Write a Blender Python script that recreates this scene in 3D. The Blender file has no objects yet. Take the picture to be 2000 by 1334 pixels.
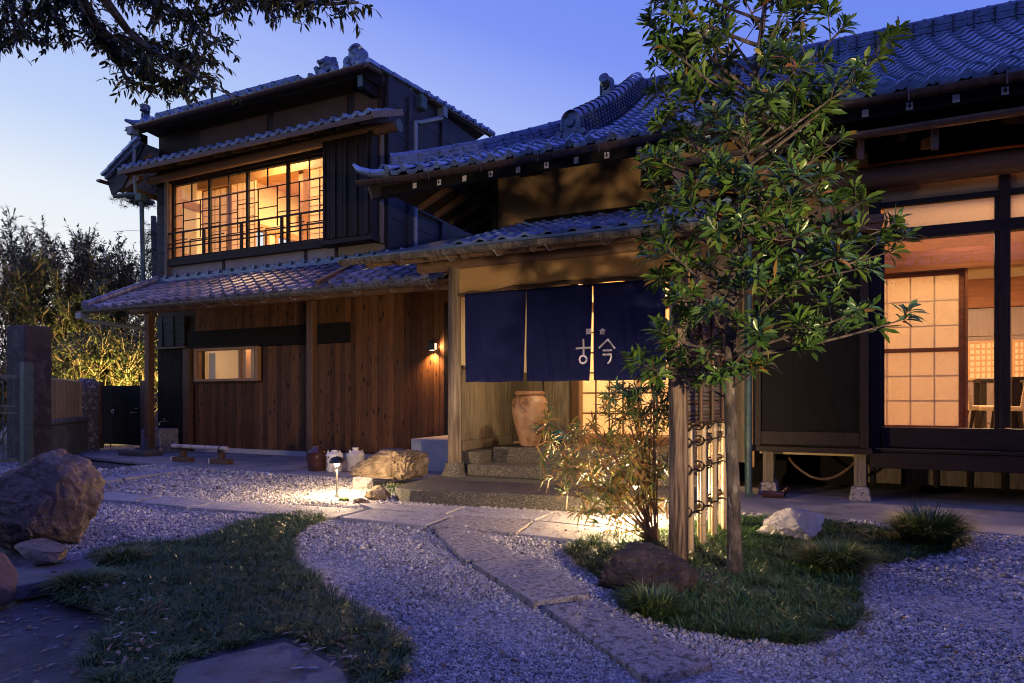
import bpy, math, random
import numpy as np
from mathutils import Vector, Matrix, noise
RAD = math.radians
rnd = random.Random(7)
rng = np.random.default_rng(7)
S = bpy.context.scene
C = S.collection

# ---------------------------------------------------------------- camera
EYE, FPX, HOR, ANG = 1.05, 1262.933, 780.0, RAD(24.6669)
cam = bpy.data.objects.new('camera', bpy.data.cameras.new('camera'))
C.objects.link(cam); S.camera = cam
cam.data.sensor_width = 36; cam.data.lens = 22.733
cam.data.shift_y = (HOR-667)/2000
cam.data.clip_end = 900; cam.data.clip_start = .05
cam.location = (0, 0, EYE); cam.rotation_euler = (RAD(90), 0, ANG)

# ---------------------------------------------------------------- dusk sky
W = bpy.data.worlds.new('World'); S.world = W; W.use_nodes = True
nt = W.node_tree; nt.nodes.clear()
def wn(t, **k):
    n = nt.nodes.new(t)
    for a, b in k.items(): setattr(n, a, b)
    return n
L = nt.links.new
tc = wn('ShaderNodeTexCoord'); sep = wn('ShaderNodeSeparateXYZ'); L(tc.outputs['Generated'], sep.inputs[0])
dot = wn('ShaderNodeVectorMath', operation='DOT_PRODUCT'); L(tc.outputs['Generated'], dot.inputs[0])
dot.inputs[1].default_value = (-.965, .26, 0.0)      # towards where the sun has gone down
ml = wn('ShaderNodeMath', operation='MULTIPLY_ADD'); L(dot.outputs['Value'], ml.inputs[0]); ml.inputs[1].default_value = -.35; L(sep.outputs['Z'], ml.inputs[2])
mr = wn('ShaderNodeMapRange'); mr.inputs[1].default_value = -.4; mr.inputs[2].default_value = 1.1; L(ml.outputs[0], mr.inputs[0])
ramp = wn('ShaderNodeValToRGB'); cr = ramp.color_ramp; cr.interpolation = 'LINEAR'
SKY = [(-.40, (1.0, .92, .86)), (-.16, (.90, .92, .95)), (-.07, (.80, .87, .96)), (.034, (.53, .67, .96)), (.195, (.355, .46, .95)), (.30, (.205, .30, .92)), (.40, (.165, .265, .88)), (.7, (.155, .20, 1.0)), (1.1, (.15, .18, .95))]
while len(cr.elements) < len(SKY): cr.elements.new(.5)
for e, (p, c) in zip(cr.elements, SKY): e.position = (p+.4)/1.5; e.color = (*c, 1)
L(mr.outputs[0], ramp.inputs[0])
sky = wn('ShaderNodeTexSky'); sky.sky_type = 'NISHITA'; sky.sun_disc = False
sky.sun_elevation = RAD(0.2); sky.sun_rotation = RAD(-75); sky.altitude = 20
skm = wn('ShaderNodeVectorMath', operation='SCALE'); L(sky.outputs[0], skm.inputs[0]); skm.inputs['Scale'].default_value = .02
addc = wn('ShaderNodeVectorMath', operation='ADD'); L(ramp.outputs[0], addc.inputs[0]); L(skm.outputs[0], addc.inputs[1])
bg = wn('ShaderNodeBackground'); L(addc.outputs[0], bg.inputs[0]); bg.inputs[1].default_value = 0.98
wo = wn('ShaderNodeOutputWorld'); L(bg.outputs[0], wo.inputs[0])

S.view_settings.view_transform = 'Standard'; S.view_settings.look = 'None'
S.view_settings.exposure = 0; S.view_settings.gamma = 1
S.render.engine = 'CYCLES'
S.cycles.use_denoising = True
S.cycles.adaptive_threshold = .005
try: S.cycles.denoiser = 'OPENIMAGEDENOISE'
except Exception: pass
S.cycles.pixel_filter_type = 'BLACKMAN_HARRIS'; S.cycles.filter_width = 1.05
S.cycles.max_bounces = 6; S.cycles.diffuse_bounces = 3; S.cycles.glossy_bounces = 3
S.cycles.transmission_bounces = 6; S.cycles.transparent_max_bounces = 12
S.cycles.sample_clamp_indirect = 4.0
S.cycles.caustics_reflective = False; S.cycles.caustics_refractive = False

def lamp(kind, name, loc, power, color, size=.1, target=None, **k):
    d = bpy.data.lights.new(name, kind); d.energy = power; d.color = color
    if kind == 'AREA': d.size = size
    elif kind != 'SUN': d.shadow_soft_size = size
    for a, b in k.items(): setattr(d, a, b)
    o = bpy.data.objects.new(name, d); C.objects.link(o); o.location = loc
    if target is not None:
        o.rotation_euler = (Vector(target)-Vector(loc)).to_track_quat('-Z', 'Y').to_euler()
    return o
WARM = (1.0, .62, .28); WARM2 = (1.0, .645, .345)
# last glow of the evening sky in the west
lamp('SUN', 'dusk_sun', (0, 0, 20), .06, (1, .75, .62), target=(9.6, -2.6, 18.5), angle=RAD(12))

# ---------------------------------------------------------------- helpers
ORG = {}
def at(px, py, X=None, Y=None, Z=None):
    """point of the place seen at photo position (px, py) on a given plane"""
    u, v = (px-1000)/FPX, (HOR-py)/FPX
    q = (-math.sin(ANG)+u*math.cos(ANG), math.cos(ANG)+u*math.sin(ANG), v)
    t = X/q[0] if X is not None else Y/q[1] if Y is not None else (Z-EYE)/q[2]
    return Vector((t*q[0], t*q[1], EYE+t*q[2]))
def gx(px, py, z=0): p = at(px, py, Z=z); return (p.x, p.y)

def org(o): return ORG.get(o.name, Vector((0, 0, 0))) if o is not None else Vector((0, 0, 0))
def thing(name, label, cat, loc=(0, 0, 0), group=None):
    o = bpy.data.objects.new(name, None); C.objects.link(o); o.location = loc
    o.empty_display_size = .1
    ORG[o.name] = Vector(loc); tag(o, label, cat, group); return o
def tag(o, label=None, cat=None, group=None, kind=None):
    if label: o['label'] = label
    if cat: o['category'] = cat
    if group: o['group'] = group
    if kind: o['kind'] = kind
    return o
def link(name, me, parent, o0):
    o = bpy.data.objects.new(name, me); C.objects.link(o)
    ORG[o.name] = Vector(o0)
    if parent is not None: o.parent = parent
    o.location = Vector(o0)-org(parent)
    return o
def np_mesh(name, V, F, mat=None, parent=None, smooth=False, attr=None, obj=True, origin=None):
    V = np.asarray(V, dtype=np.float64)
    if origin is None:
        mn, mx = V.min(0), V.max(0); origin = ((mn[0]+mx[0])/2, (mn[1]+mx[1])/2, mn[2])
    V = V-np.array(origin)
    me = bpy.data.meshes.new(name)
    Fs = F if isinstance(F, list) else [F]
    idx = np.concatenate([np.asarray(f).ravel() for f in Fs]).astype(np.int32)
    cnt = np.concatenate([np.full(len(f), np.asarray(f).shape[1]) for f in Fs]).astype(np.int32)
    st = np.concatenate([[0], np.cumsum(cnt)[:-1]]).astype(np.int32)
    me.vertices.add(len(V)); me.vertices.foreach_set('co', V.ravel())
    me.loops.add(len(idx)); me.loops.foreach_set('vertex_index', idx)
    me.polygons.add(len(cnt)); me.polygons.foreach_set('loop_start', st)
    me.update(calc_edges=True); me.validate()
    if smooth: me.polygons.foreach_set('use_smooth', np.ones(len(me.polygons), dtype=bool))
    if attr:
        for k, a in attr.items():
            at_ = me.attributes.new(k, 'FLOAT', 'POINT'); at_.data.foreach_set('value', np.asarray(a, dtype=np.float32))
    if mat: me.materials.append(mat)
    if not obj: return me
    return link(name, me, parent, origin)

class MB:
    def __init__(s): s.v = []; s.f = []
    def add(s, vs, fs):
        n = len(s.v); s.v += [tuple(p) for p in vs]; s.f += [tuple(i+n for i in f) for f in fs]; return s
    def box(s, x0, x1, y0, y1, z0, z1):
        return s.add([(x0,y0,z0),(x1,y0,z0),(x1,y1,z0),(x0,y1,z0),(x0,y0,z1),(x1,y0,z1),(x1,y1,z1),(x0,y1,z1)],
                     [(0,3,2,1),(4,5,6,7),(0,1,5,4),(1,2,6,5),(2,3,7,6),(3,0,4,7)])
    def beam(s, p, q, w, h, up=(0, 0, 1), w2=None, h2=None):
        p, q = Vector(p), Vector(q); d = (q-p).normalized(); u = Vector(up)
        if abs(d.dot(u)) > .98: u = Vector((0, 1, 0))
        a = d.cross(u).normalized(); b = a.cross(d).normalized(); w2 = w2 or w; h2 = h2 or h
        vs = [c+a*(sx*ww/2)+b*(sz*hh/2) for c, ww, hh in ((p, w, h), (q, w2, h2)) for sx, sz in ((-1,-1),(1,-1),(1,1),(-1,1))]
        return s.add(vs, [(0,3,2,1),(4,5,6,7),(0,1,5,4),(1,2,6,5),(2,3,7,6),(3,0,4,7)][0:0]+[(0,1,2,3),(7,6,5,4),(0,4,5,1),(1,5,6,2),(2,6,7,3),(3,7,4,0)])
    def tube(s, pts, r, n=8, cap=True):
        pts = [Vector(p) for p in pts]; m = len(pts)
        rr = r if isinstance(r, (list, tuple)) else [r]*m
        base = len(s.v); prev = None
        for i, p in enumerate(pts):
            d = (pts[min(i+1, m-1)]-pts[max(i-1, 0)])
            d = d.normalized() if d.length > 1e-9 else Vector((0, 0, 1))
            if prev is None:
                a = d.cross(Vector((0, 0, 1)) if abs(d.z) < .9 else Vector((1, 0, 0))).normalized()
            else:
                a = (prev-d*prev.dot(d)); a = a.normalized() if a.length > 1e-6 else d.orthogonal().normalized()
            prev = a; b = d.cross(a)
            for k in range(n):
                t = 2*math.pi*k/n; s.v.append(tuple(p+(a*math.cos(t)+b*math.sin(t))*rr[i]))
        for i in range(m-1):
            for k in range(n):
                a0 = base+i*n+k; a1 = base+i*n+(k+1) % n
                s.f.append((a0, a1, a1+n, a0+n))
        if cap:
            s.f.append(tuple(base+k for k in range(n))[::-1]); s.f.append(tuple(base+(m-1)*n+k for k in range(n)))
        return s
    def lathe(s, c, prof, n=24, sx=1, sy=1):
        base = len(s.v)
        for r, z in prof:
            for k in range(n):
                t = 2*math.pi*k/n; s.v.append((c[0]+r*math.cos(t)*sx, c[1]+r*math.sin(t)*sy, c[2]+z))
        for i in range(len(prof)-1):
            for k in range(n):
                a0 = base+i*n+k; a1 = base+i*n+(k+1) % n; s.f.append((a0, a1, a1+n, a0+n))
        s.f.append(tuple(base+k for k in range(n))[::-1]); s.f.append(tuple(base+(len(prof)-1)*n+k for k in range(n)))
        return s
    def prism(s, poly, z0, z1):
        n = len(poly); a = sum(poly[i][0]*poly[(i+1) % n][1]-poly[(i+1) % n][0]*poly[i][1] for i in range(n))
        if a < 0: poly = poly[::-1]
        return s.add([(p[0], p[1], z0) for p in poly]+[(p[0], p[1], z1) for p in poly],
                     [tuple(range(n))[::-1], tuple(range(n, 2*n))]+[(i, (i+1) % n, (i+1) % n+n, i+n) for i in range(n)])
    def quad(s, a, b, c, d): return s.add([a, b, c, d], [(0, 1, 2, 3)])
    def gutter(s, p, q, r, n=8, th=.006):
        p, q = Vector(p), Vector(q); d = (q-p).normalized(); a = d.cross(Vector((0, 0, 1))).normalized(); b = Vector((0, 0, 1))
        base = len(s.v); prof = [(r*math.cos(math.pi+math.pi*k/n), r*math.sin(math.pi+math.pi*k/n)) for k in range(n+1)]
        prof += [((r-th)*math.cos(math.pi+math.pi*k/n), (r-th)*math.sin(math.pi+math.pi*k/n)) for k in range(n, -1, -1)]
        m = len(prof)
        for c in (p, q):
            for x, z in prof: s.v.append(tuple(c+a*x+b*z))
        for k in range(m): s.f.append((base+k, base+(k+1) % m, base+(k+1) % m+m, base+k+m))
        s.f.append(tuple(base+k for k in range(n+1))); s.f.append(tuple(base+m+k for k in range(n+1)))
        return s
    def build(s, name, mat, parent=None, smooth=False, bevel=0, origin=None, mesh=False, seg=1):
        V = np.array(s.v); 
        if origin is None:
            mn, mx = V.min(0), V.max(0); origin = ((mn[0]+mx[0])/2, (mn[1]+mx[1])/2, mn[2])
        me = bpy.data.meshes.new(name)
        me.from_pydata([tuple(p) for p in V-np.array(origin)], [], s.f); me.update()
        if smooth:
            me.polygons.foreach_set('use_smooth', np.ones(len(me.polygons), dtype=bool))
            me.set_sharp_from_angle(angle=RAD(38))
        me.materials.append(mat)
        if mesh: return me
        o = link(name, me, parent, origin)
        if bevel:
            b = o.modifiers.new('bevel', 'BEVEL'); b.width = bevel; b.segments = seg; b.limit_method = 'ANGLE'
        return o
def box(name, mat, parent, x0, x1, y0, y1, z0, z1, bevel=0):
    return MB().box(x0, x1, y0, y1, z0, z1).build(name, mat, parent, bevel=bevel)
def dup(o, delta=(0, 0, 0), parent=None, label=None, rotz=0, scale=None):
    c = o.copy(); C.objects.link(c); ORG[c.name] = org(o)+Vector(delta)
    if parent is not None: c.parent = parent
    else: c.location = o.location+Vector(delta)
    if label: c['label'] = label
    if rotz: c.rotation_euler.z += rotz
    if scale: c.scale = scale
    for ch in list(o.children):
        dup(ch, (0, 0, 0), c)
    return c
def piece(name, me, parent, loc, rot=(0, 0, 0), scale=None):
    o = bpy.data.objects.new(name, me); C.objects.link(o); o.parent = parent
    o.location = Vector(loc)-org(parent); o.rotation_euler = rot; ORG[o.name] = Vector(loc)
    if scale: o.scale = scale
    return o

# ---------------------------------------------------------------- materials
def nodes(name):
    m = bpy.data.materials.new(name); m.use_nodes = True; t = m.node_tree
    b = t.nodes['Principled BSDF']; return m, t, b
def ramp_node(t, stops, src=None, interp='LINEAR'):
    r = t.nodes.new('ShaderNodeValToRGB'); r.color_ramp.interpolation = interp
    while len(r.color_ramp.elements) < len(stops): r.color_ramp.elements.new(.5)
    for e, (p, c) in zip(r.color_ramp.elements, stops):
        e.position = p; e.color = (*c, 1) if len(c) == 3 else c
    if src is not None: t.links.new(src, r.inputs[0])
    return r
def coords(t, stretch=(1, 1, 1), world=False):
    if world:
        g = t.nodes.new('ShaderNodeNewGeometry'); out = g.outputs['Position']
    else:
        tcn = t.nodes.new('ShaderNodeTexCoord'); oi = t.nodes.new('ShaderNodeObjectInfo')
        mu = t.nodes.new('ShaderNodeMath'); mu.operation = 'MULTIPLY'; mu.inputs[1].default_value = 37.0
        t.links.new(oi.outputs['Random'], mu.inputs[0])
        ad = t.nodes.new('ShaderNodeVectorMath'); ad.operation = 'ADD'
        t.links.new(tcn.outputs['Object'], ad.inputs[0]); t.links.new(mu.outputs[0], ad.inputs[1]); out = ad.outputs[0]
    mp = t.nodes.new('ShaderNodeMapping'); mp.inputs['Scale'].default_value = stretch
    t.links.new(out, mp.inputs[0]); return mp.outputs[0]
def noisen(t, vec, scale, detail=6, rough=.55, dist=0):
    n = t.nodes.new('ShaderNodeTexNoise'); n.inputs['Scale'].default_value = scale
    n.inputs['Detail'].default_value = detail; n.inputs['Roughness'].default_value = rough
    n.inputs['Distortion'].default_value = dist
    t.links.new(vec, n.inputs['Vector']); return n
def M(name, c1, c2=None, scale=6, rough=.7, bump=.0, bscale=40, bdist=.01, stretch=(1, 1, 1), vary=0., metal=0., spec=.5,
      lo=.3, hi=.7, world=False, detail=6, dirt=None, rough2=None, coat=0, sheen=0):
    m, t, b = nodes(name); c2 = c2 or c1
    vec = coords(t, stretch, world)
    n = noisen(t, vec, scale, detail)
    r = ramp_node(t, [(lo, c1), (hi, c2)], n.outputs['Fac']); col = r.outputs[0]
    if dirt:
        n2 = noisen(t, vec, dirt[1], 5); r2 = ramp_node(t, [(dirt[2], (0, 0, 0)), (dirt[3], (1, 1, 1))], n2.outputs['Fac'])
        mx = t.nodes.new('ShaderNodeMix'); mx.data_type = 'RGBA'
        t.links.new(r2.outputs[0], mx.inputs[0]); t.links.new(col, mx.inputs[6]); mx.inputs[7].default_value = (*dirt[0], 1); col = mx.outputs[2]
    if vary:
        oi = t.nodes.new('ShaderNodeObjectInfo'); hs = t.nodes.new('ShaderNodeHueSaturation'); mr_ = t.nodes.new('ShaderNodeMapRange')
        mr_.inputs[3].default_value = 1-vary; mr_.inputs[4].default_value = 1+vary
        t.links.new(oi.outputs['Random'], mr_.inputs[0]); t.links.new(mr_.outputs[0], hs.inputs['Value']); t.links.new(col, hs.inputs['Color']); col = hs.outputs[0]
    t.links.new(col, b.inputs['Base Color'])
    b.inputs['Roughness'].default_value = rough; b.inputs['Metallic'].default_value = metal
    b.inputs['Specular IOR Level'].default_value = spec
    if rough2 is not None:
        r3 = ramp_node(t, [(.3, (rough,)*3), (.7, (rough2,)*3)], noisen(t, vec, scale*2.3, 4).outputs['Fac']); t.links.new(r3.outputs[0], b.inputs['Roughness'])
    if coat: b.inputs['Coat Weight'].default_value = coat
    if sheen: b.inputs['Sheen Weight'].default_value = sheen
    if bump:
        nb = noisen(t, vec, bscale, 5); bn = t.nodes.new('ShaderNodeBump'); bn.inputs['Strength'].default_value = bump; bn.inputs['Distance'].default_value = bdist
        t.links.new(nb.outputs['Fac'], bn.inputs['Height']); t.links.new(bn.outputs[0], b.inputs['Normal'])
    return m
TILE = M('smoked_roof_tile', (.12, .17, .29), (.23, .32, .49), 9, .27, .25, 90, .003, vary=.32, spec=.6, metal=.55, dirt=((.045, .042, .040), 14, .56, .72), rough2=.48)
TILE_RIDGE = M('ridge_tile_glaze', (.055, .080, .135), (.12, .165, .26), 9, .36, .25, 90, .003, vary=.25, spec=.5, metal=.45, dirt=((.03, .028, .026), 14, .56, .72))
TILE_WARM = M('lamp_tinted_roof_tile', (.14, .150, .20), (.29, .285, .33), 6, .38, .25, 90, .003, vary=.34, spec=.5, metal=.35, dirt=((.06, .045, .04), 11, .55, .7))  # lower-roof tile; the lamp's warm cast is painted into its colour
CHAR = M('charred_timber', (.0045, .0038, .0036), (.012, .0095, .0085), 3, .75, spec=.18, bump=.5, bscale=30, bdist=.004, stretch=(14, 14, 1.2), vary=.2)
CHARH = M('charred_clapboard', (.009, .0105, .015), (.024, .028, .038), 3, .62, spec=.35, bump=.5, bscale=26, bdist=.004, stretch=(1.2, 1.2, 16), vary=.25)
DARKW = M('dark_stained_timber', (.0095, .0055, .0040), (.022, .0125, .0085), 3, .6, spec=.25, bump=.3, bscale=30, bdist=.003, stretch=(1.5, 12, 12), vary=.15)
DARKV = M('dark_stained_upright', (.0095, .0055, .0040), (.022, .0125, .0085), 3, .6, spec=.25, bump=.3, bscale=30, bdist=.003, stretch=(14, 14, 1.0), vary=.15)
BROWNV = M('brown_timber_upright', (.055, .026, .012), (.115, .056, .027), 3, .6, .3, 26, .003, stretch=(16, 16, 1.0), vary=.12)
BROWNH = M('brown_timber_beam', (.060, .030, .015), (.120, .062, .032), 3, .6, .3, 26, .003, stretch=(1.0, 16, 16), vary=.12)
HONEY = M('honey_timber', (.30, .15, .06), (.42, .22, .10), 3, .5, .1, 26, .002, stretch=(2, 2, 12), vary=.08)
LOG = M('peeled_log', (.085, .047, .025), (.155, .092, .050), 3, .55, .3, 26, .004, stretch=(3, 10, 10), vary=.15)
OLDW = M('weathered_grey_timber', (.085, .066, .045), (.21, .165, .115), 3, .7, .5, 22, .004, stretch=(16, 16, 1.0), vary=.15, dirt=((.07, .052, .036), 4, .5, .72))
OCHRE = M('ochre_earth_plaster', (.34, .20, .080), (.46, .285, .125), 2.2, .9, .25, 60, .003)
BROWNP = M('dark_brown_plaster', (.045, .026, .015), (.075, .044, .026), 2.2, .9, .2, 60, .003)  # plain dark brown plaster, deeper than the ochre one
PILLAR = M('aged_pillar_timber', (.050, .032, .020), (.15, .105, .070), 3, .65, .5, 22, .004, stretch=(14, 14, .8), dirt=((.20, .165, .12), 1.1, .50, .62))
PALE = M('pale_plaster', (.21, .185, .16), (.29, .255, .22), 2.5, .9, .2, 60, .003, dirt=((.22, .17, .12), 3, .52, .75))
CREAM = M('cream_plaster', (.62, .50, .33), (.68, .56, .38), 3, .9)
COPPER = M('aged_copper_gutter', (.060, .036, .028), (.115, .075, .055), 5, .42, .15, 50, .002, metal=.55, stretch=(3, 1, 1))
STREAK = M('streaked_copper_gutter', (.050, .044, .034), (.17, .15, .11), 5, .5, .4, 8, .004, metal=.25, stretch=(16, 2, 2), lo=.42, hi=.6)
VERD = M('verdigris_copper', (.025, .048, .052), (.060, .11, .112), 9, .55, .2, 50, .002, metal=.2)
PATROOF = M('patinated_copper_sheet', (.085, .115, .125), (.15, .19, .20), 7, .38, .2, 20, .002, metal=.5)
PIPE = M('grey_green_drainpipe', (.13, .17, .19), (.17, .21, .23), 7, .45)
IRONG = M('green_painted_iron', (.045, .072, .065), (.075, .11, .095), 14, .55, .2, 60, .002, dirt=((.07, .035, .02), 11, .62, .74))
CONC = M('concrete_paving', (.21, .20, .195), (.30, .285, .27), 1.6, .8, .35, 60, .003, world=True, dirt=((.13, .12, .115), 2.4, .48, .68))
CONCW = M('smooth_concrete', (.36, .35, .34), (.45, .44, .42), 3, .75, .15, 60, .002)
SOIL = M('dark_soil', (.035, .032, .034), (.085, .08, .08), 5, .8, .8, 26, .02, world=True, dirt=((.12, .115, .115), 9, .55, .7))
BLACKM = M('black_metal', (.012, .012, .013), (.02, .02, .022), 4, .32, metal=.3)
STEEL = M('brushed_steel', (.45, .44, .42), None, 4, .35, metal=.9)
WHITEP = M('white_painted_end', (.62, .60, .56), None, 4, .7)
ROPE = M('black_palm_rope', (.015, .012, .010), (.03, .025, .02), 60, .9, .5, 90, .003)
SUEDE = M('beige_upholstery', (.50, .38, .24), None, 30, .9, .1)
TERRA = M('terracotta_jar_clay', (.22, .115, .062), (.36, .215, .135), 4.5, .5, .4, 26, .006, dirt=((.15, .075, .045), 7, .55, .66))
BROWNG = M('brown_glaze', (.030, .012, .009), (.062, .026, .018), 8, .14, .1, 30, .002, coat=.5)
WHITEG = M('white_stoneware', (.55, .53, .50), (.66, .64, .60), 5, .3, .1, 40, .002, coat=.3)
BLUEG = M('blue_glaze', (.015, .06, .085), (.04, .14, .18), 7, .22, .3, 26, .005, coat=.4)
NAVY = M('indigo_cotton', (.0075, .0095, .047), (.0108, .0138, .066), 90, .9, .2, 260, .001, stretch=(1, 1, .15), spec=.08)
INKM = M('undyed_thread', (.85, .80, .72), None, 30, .9)
BLKINK = M('black_brush_ink', (.02, .02, .03), None, 30, .6)
BLUEINK = M('blue_brush_ink', (.02, .03, .10), None, 30, .6)
def wood_plank():
    m, t, b = nodes('knotty_cedar_plank')
    v = coords(t, (22, 22, 1.1)); n = noisen(t, v, 2.2, 6, .6, .6)
    r = ramp_node(t, [(.28, (.058, .024, .009)), (.72, (.165, .073, .028))], n.outputs['Fac'])
    v2 = coords(t, (9, .01, 3.6)); vo = t.nodes.new('ShaderNodeTexVoronoi'); vo.inputs['Scale'].default_value = 1.0; t.links.new(v2, vo.inputs['Vector'])
    k = ramp_node(t, [(.13, (1, 1, 1)), (.21, (0, 0, 0))], vo.outputs['Distance'])
    mx = t.nodes.new('ShaderNodeMix'); mx.data_type = 'RGBA'; t.links.new(k.outputs[0], mx.inputs[0]); t.links.new(r.outputs[0], mx.inputs[6]); mx.inputs[7].default_value = (.014, .007, .004, 1)
    oi = t.nodes.new('ShaderNodeObjectInfo'); hs = t.nodes.new('ShaderNodeHueSaturation'); mr_ = t.nodes.new('ShaderNodeMapRange')
    mr_.inputs[3].default_value = .58; mr_.inputs[4].default_value = 1.30
    t.links.new(oi.outputs['Random'], mr_.inputs[0]); t.links.new(mr_.outputs[0], hs.inputs['Value']); t.links.new(mx.outputs[2], hs.inputs['Color'])
    t.links.new(hs.outputs[0], b.inputs['Base Color']); b.inputs['Roughness'].default_value = .62; b.inputs['Specular IOR Level'].default_value = .25
    bn = t.nodes.new('ShaderNodeBump'); bn.inputs['Strength'].default_value = .35; bn.inputs['Distance'].default_value = .004
    t.links.new(n.outputs['Fac'], bn.inputs['Height']); t.links.new(bn.outputs[0], b.inputs['Normal'])
    return m
PLANK = wood_plank()
def granite(name, cols, scale, bump, rough=.7, world=True, big=None):
    m, t, b = nodes(name); v = coords(t, (1, 1, 1), world)
    vo = t.nodes.new('ShaderNodeTexVoronoi'); vo.inputs['Scale'].default_value = scale; t.links.new(v, vo.inputs['Vector'])
    sp = t.nodes.new('ShaderNodeSeparateColor'); t.links.new(vo.outputs['Color'], sp.inputs[0])
    r = ramp_node(t, cols, sp.outputs[0]); col = r.outputs[0]
    if big:
        n = noisen(t, v, big[1], 5, .6); k = ramp_node(t, [(big[2], (0, 0, 0)), (big[3], (1, 1, 1))], n.outputs['Fac'])
        mx = t.nodes.new('ShaderNodeMix'); mx.data_type = 'RGBA'; t.links.new(k.outputs[0], mx.inputs[0]); t.links.new(col, mx.inputs[6]); mx.inputs[7].default_value = (*big[0], 1); col = mx.outputs[2]
    t.links.new(col, b.inputs['Base Color']); b.inputs['Roughness'].default_value = rough
    n2 = noisen(t, v, scale*.35, 6, .65)
    ad = t.nodes.new('ShaderNodeMath'); ad.operation = 'SUBTRACT'; t.links.new(n2.outputs['Fac'], ad.inputs[0]); t.links.new(vo.outputs['Distance'], ad.inputs[1])
    bn = t.nodes.new('ShaderNodeBump'); bn.inputs['Strength'].default_value = bump; bn.inputs['Distance'].default_value = .006
    t.links.new(ad.outputs[0], bn.inputs['Height']); t.links.new(bn.outputs[0], b.inputs['Normal'])
    return m
AGG = granite('washed_pebble_concrete', [(0, (.014, .013, .011)), (.5, (.055, .050, .040)), (.85, (.15, .13, .10)), (1, (.32, .28, .21))], 170, .9, .6)
PAVE = granite('hammered_granite', [(0, (.20, .185, .18)), (.5, (.34, .32, .31)), (1, (.50, .47, .46))], 160, .5, .75, big=((.17, .14, .135), 9, .55, .70))
PAVED = granite('pitted_granite', [(0, (.17, .15, .145)), (.5, (.29, .265, .255)), (1, (.42, .39, .375))], 150, .8, .75, big=((.10, .08, .078), 26, .50, .62))
GRAVB = granite('gravel_base', [(0, (.10, .10, .10)), (.5, (.24, .235, .235)), (1, (.46, .45, .45))], 70, 1.0, .85)
def rockmat(name, cols, scale=3, bump=.7, bscale=14, rough=.8, dist=.03):
    m, t, b = nodes(name); v = coords(t); n = noisen(t, v, scale, 9, .65, .4)
    r = ramp_node(t, cols, n.outputs['Fac']); n3 = noisen(t, v, bscale*2.1, 6, .7); r3 = ramp_node(t, [(.60, (0, 0, 0)), (.66, (1, 1, 1))], n3.outputs['Fac']); mx = t.nodes.new('ShaderNodeMix'); mx.data_type = 'RGBA'; mx.inputs[7].default_value = (*[min(.6, c*1.25+.03) for c in cols[-1][1]], 1)
    sc_ = t.nodes.new('ShaderNodeMath'); sc_.operation = 'MULTIPLY'; sc_.inputs[1].default_value = .6; t.links.new(r3.outputs[0], sc_.inputs[0]); t.links.new(sc_.outputs[0], mx.inputs[0])
    t.links.new(r.outputs[0], mx.inputs[6]); t.links.new(mx.outputs[2], b.inputs['Base Color']); b.inputs['Roughness'].default_value = rough
    n2 = noisen(t, v, bscale, 10, .68); bn = t.nodes.new('ShaderNodeBump'); bn.inputs['Strength'].default_value = bump; bn.inputs['Distance'].default_value = dist
    t.links.new(n2.outputs['Fac'], bn.inputs['Height']); t.links.new(bn.outputs[0], b.inputs['Normal']); return m
def attrmat(name, stops, attr='tone', rough=.6, trans=0, spec=.4):
    m, t, b = nodes(name); a = t.nodes.new('ShaderNodeAttribute'); a.attribute_name = attr
    r = ramp_node(t, stops, a.outputs['Fac']); t.links.new(r.outputs[0], b.inputs['Base Color'])
    b.inputs['Roughness'].default_value = rough; b.inputs['Specular IOR Level'].default_value = spec
    if trans:
        tr = t.nodes.new('ShaderNodeBsdfTranslucent'); t.links.new(r.outputs[0], tr.inputs[0]); mx = t.nodes.new('ShaderNodeMixShader'); mx.inputs[0].default_value = trans
        t.links.new(b.outputs[0], mx.inputs[1]); t.links.new(tr.outputs[0], mx.inputs[2]); t.links.new(mx.outputs[0], t.nodes['Material Output'].inputs[0])
    return m
def paper():
    m, t, b = nodes('shoji_paper'); t.nodes.remove(b)
    d = t.nodes.new('ShaderNodeBsdfDiffuse'); tr = t.nodes.new('ShaderNodeBsdfTranslucent'); mx = t.nodes.new('ShaderNodeMixShader'); mx.inputs[0].default_value = .55
    v = coords(t); n = noisen(t, v, 30, 5); r = ramp_node(t, [(.3, (.78, .66, .50)), (.7, (.84, .72, .56))], n.outputs['Fac'])
    t.links.new(r.outputs[0], d.inputs[0]); t.links.new(r.outputs[0], tr.inputs[0])
    t.links.new(d.outputs[0], mx.inputs[1]); t.links.new(tr.outputs[0], mx.inputs[2]); t.links.new(mx.outputs[0], t.nodes['Material Output'].inputs[0]); return m
PAPER = paper()
def glass():
    m, t, b = nodes('window_glass'); t.nodes.remove(b)
    g = t.nodes.new('ShaderNodeBsdfGlossy'); g.inputs['Roughness'].default_value = .02; tr = t.nodes.new('ShaderNodeBsdfTransparent'); mx = t.nodes.new('ShaderNodeMixShader')
    lw = t.nodes.new('ShaderNodeLayerWeight'); lw.inputs[0].default_value = .5; pw = t.nodes.new('ShaderNodeMath'); pw.operation = 'POWER'; pw.inputs[1].default_value = 4
    ma = t.nodes.new('ShaderNodeMath'); ma.operation = 'MULTIPLY_ADD'; ma.inputs[1].default_value = .30; ma.inputs[2].default_value = .025
    t.links.new(lw.outputs['Facing'], pw.inputs[0]); t.links.new(pw.outputs[0], ma.inputs[0]); t.links.new(ma.outputs[0], mx.inputs[0])
    t.links.new(tr.outputs[0], mx.inputs[1]); t.links.new(g.outputs[0], mx.inputs[2]); t.links.new(mx.outputs[0], t.nodes['Material Output'].inputs[0]); return m
GLASS = glass()
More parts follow.
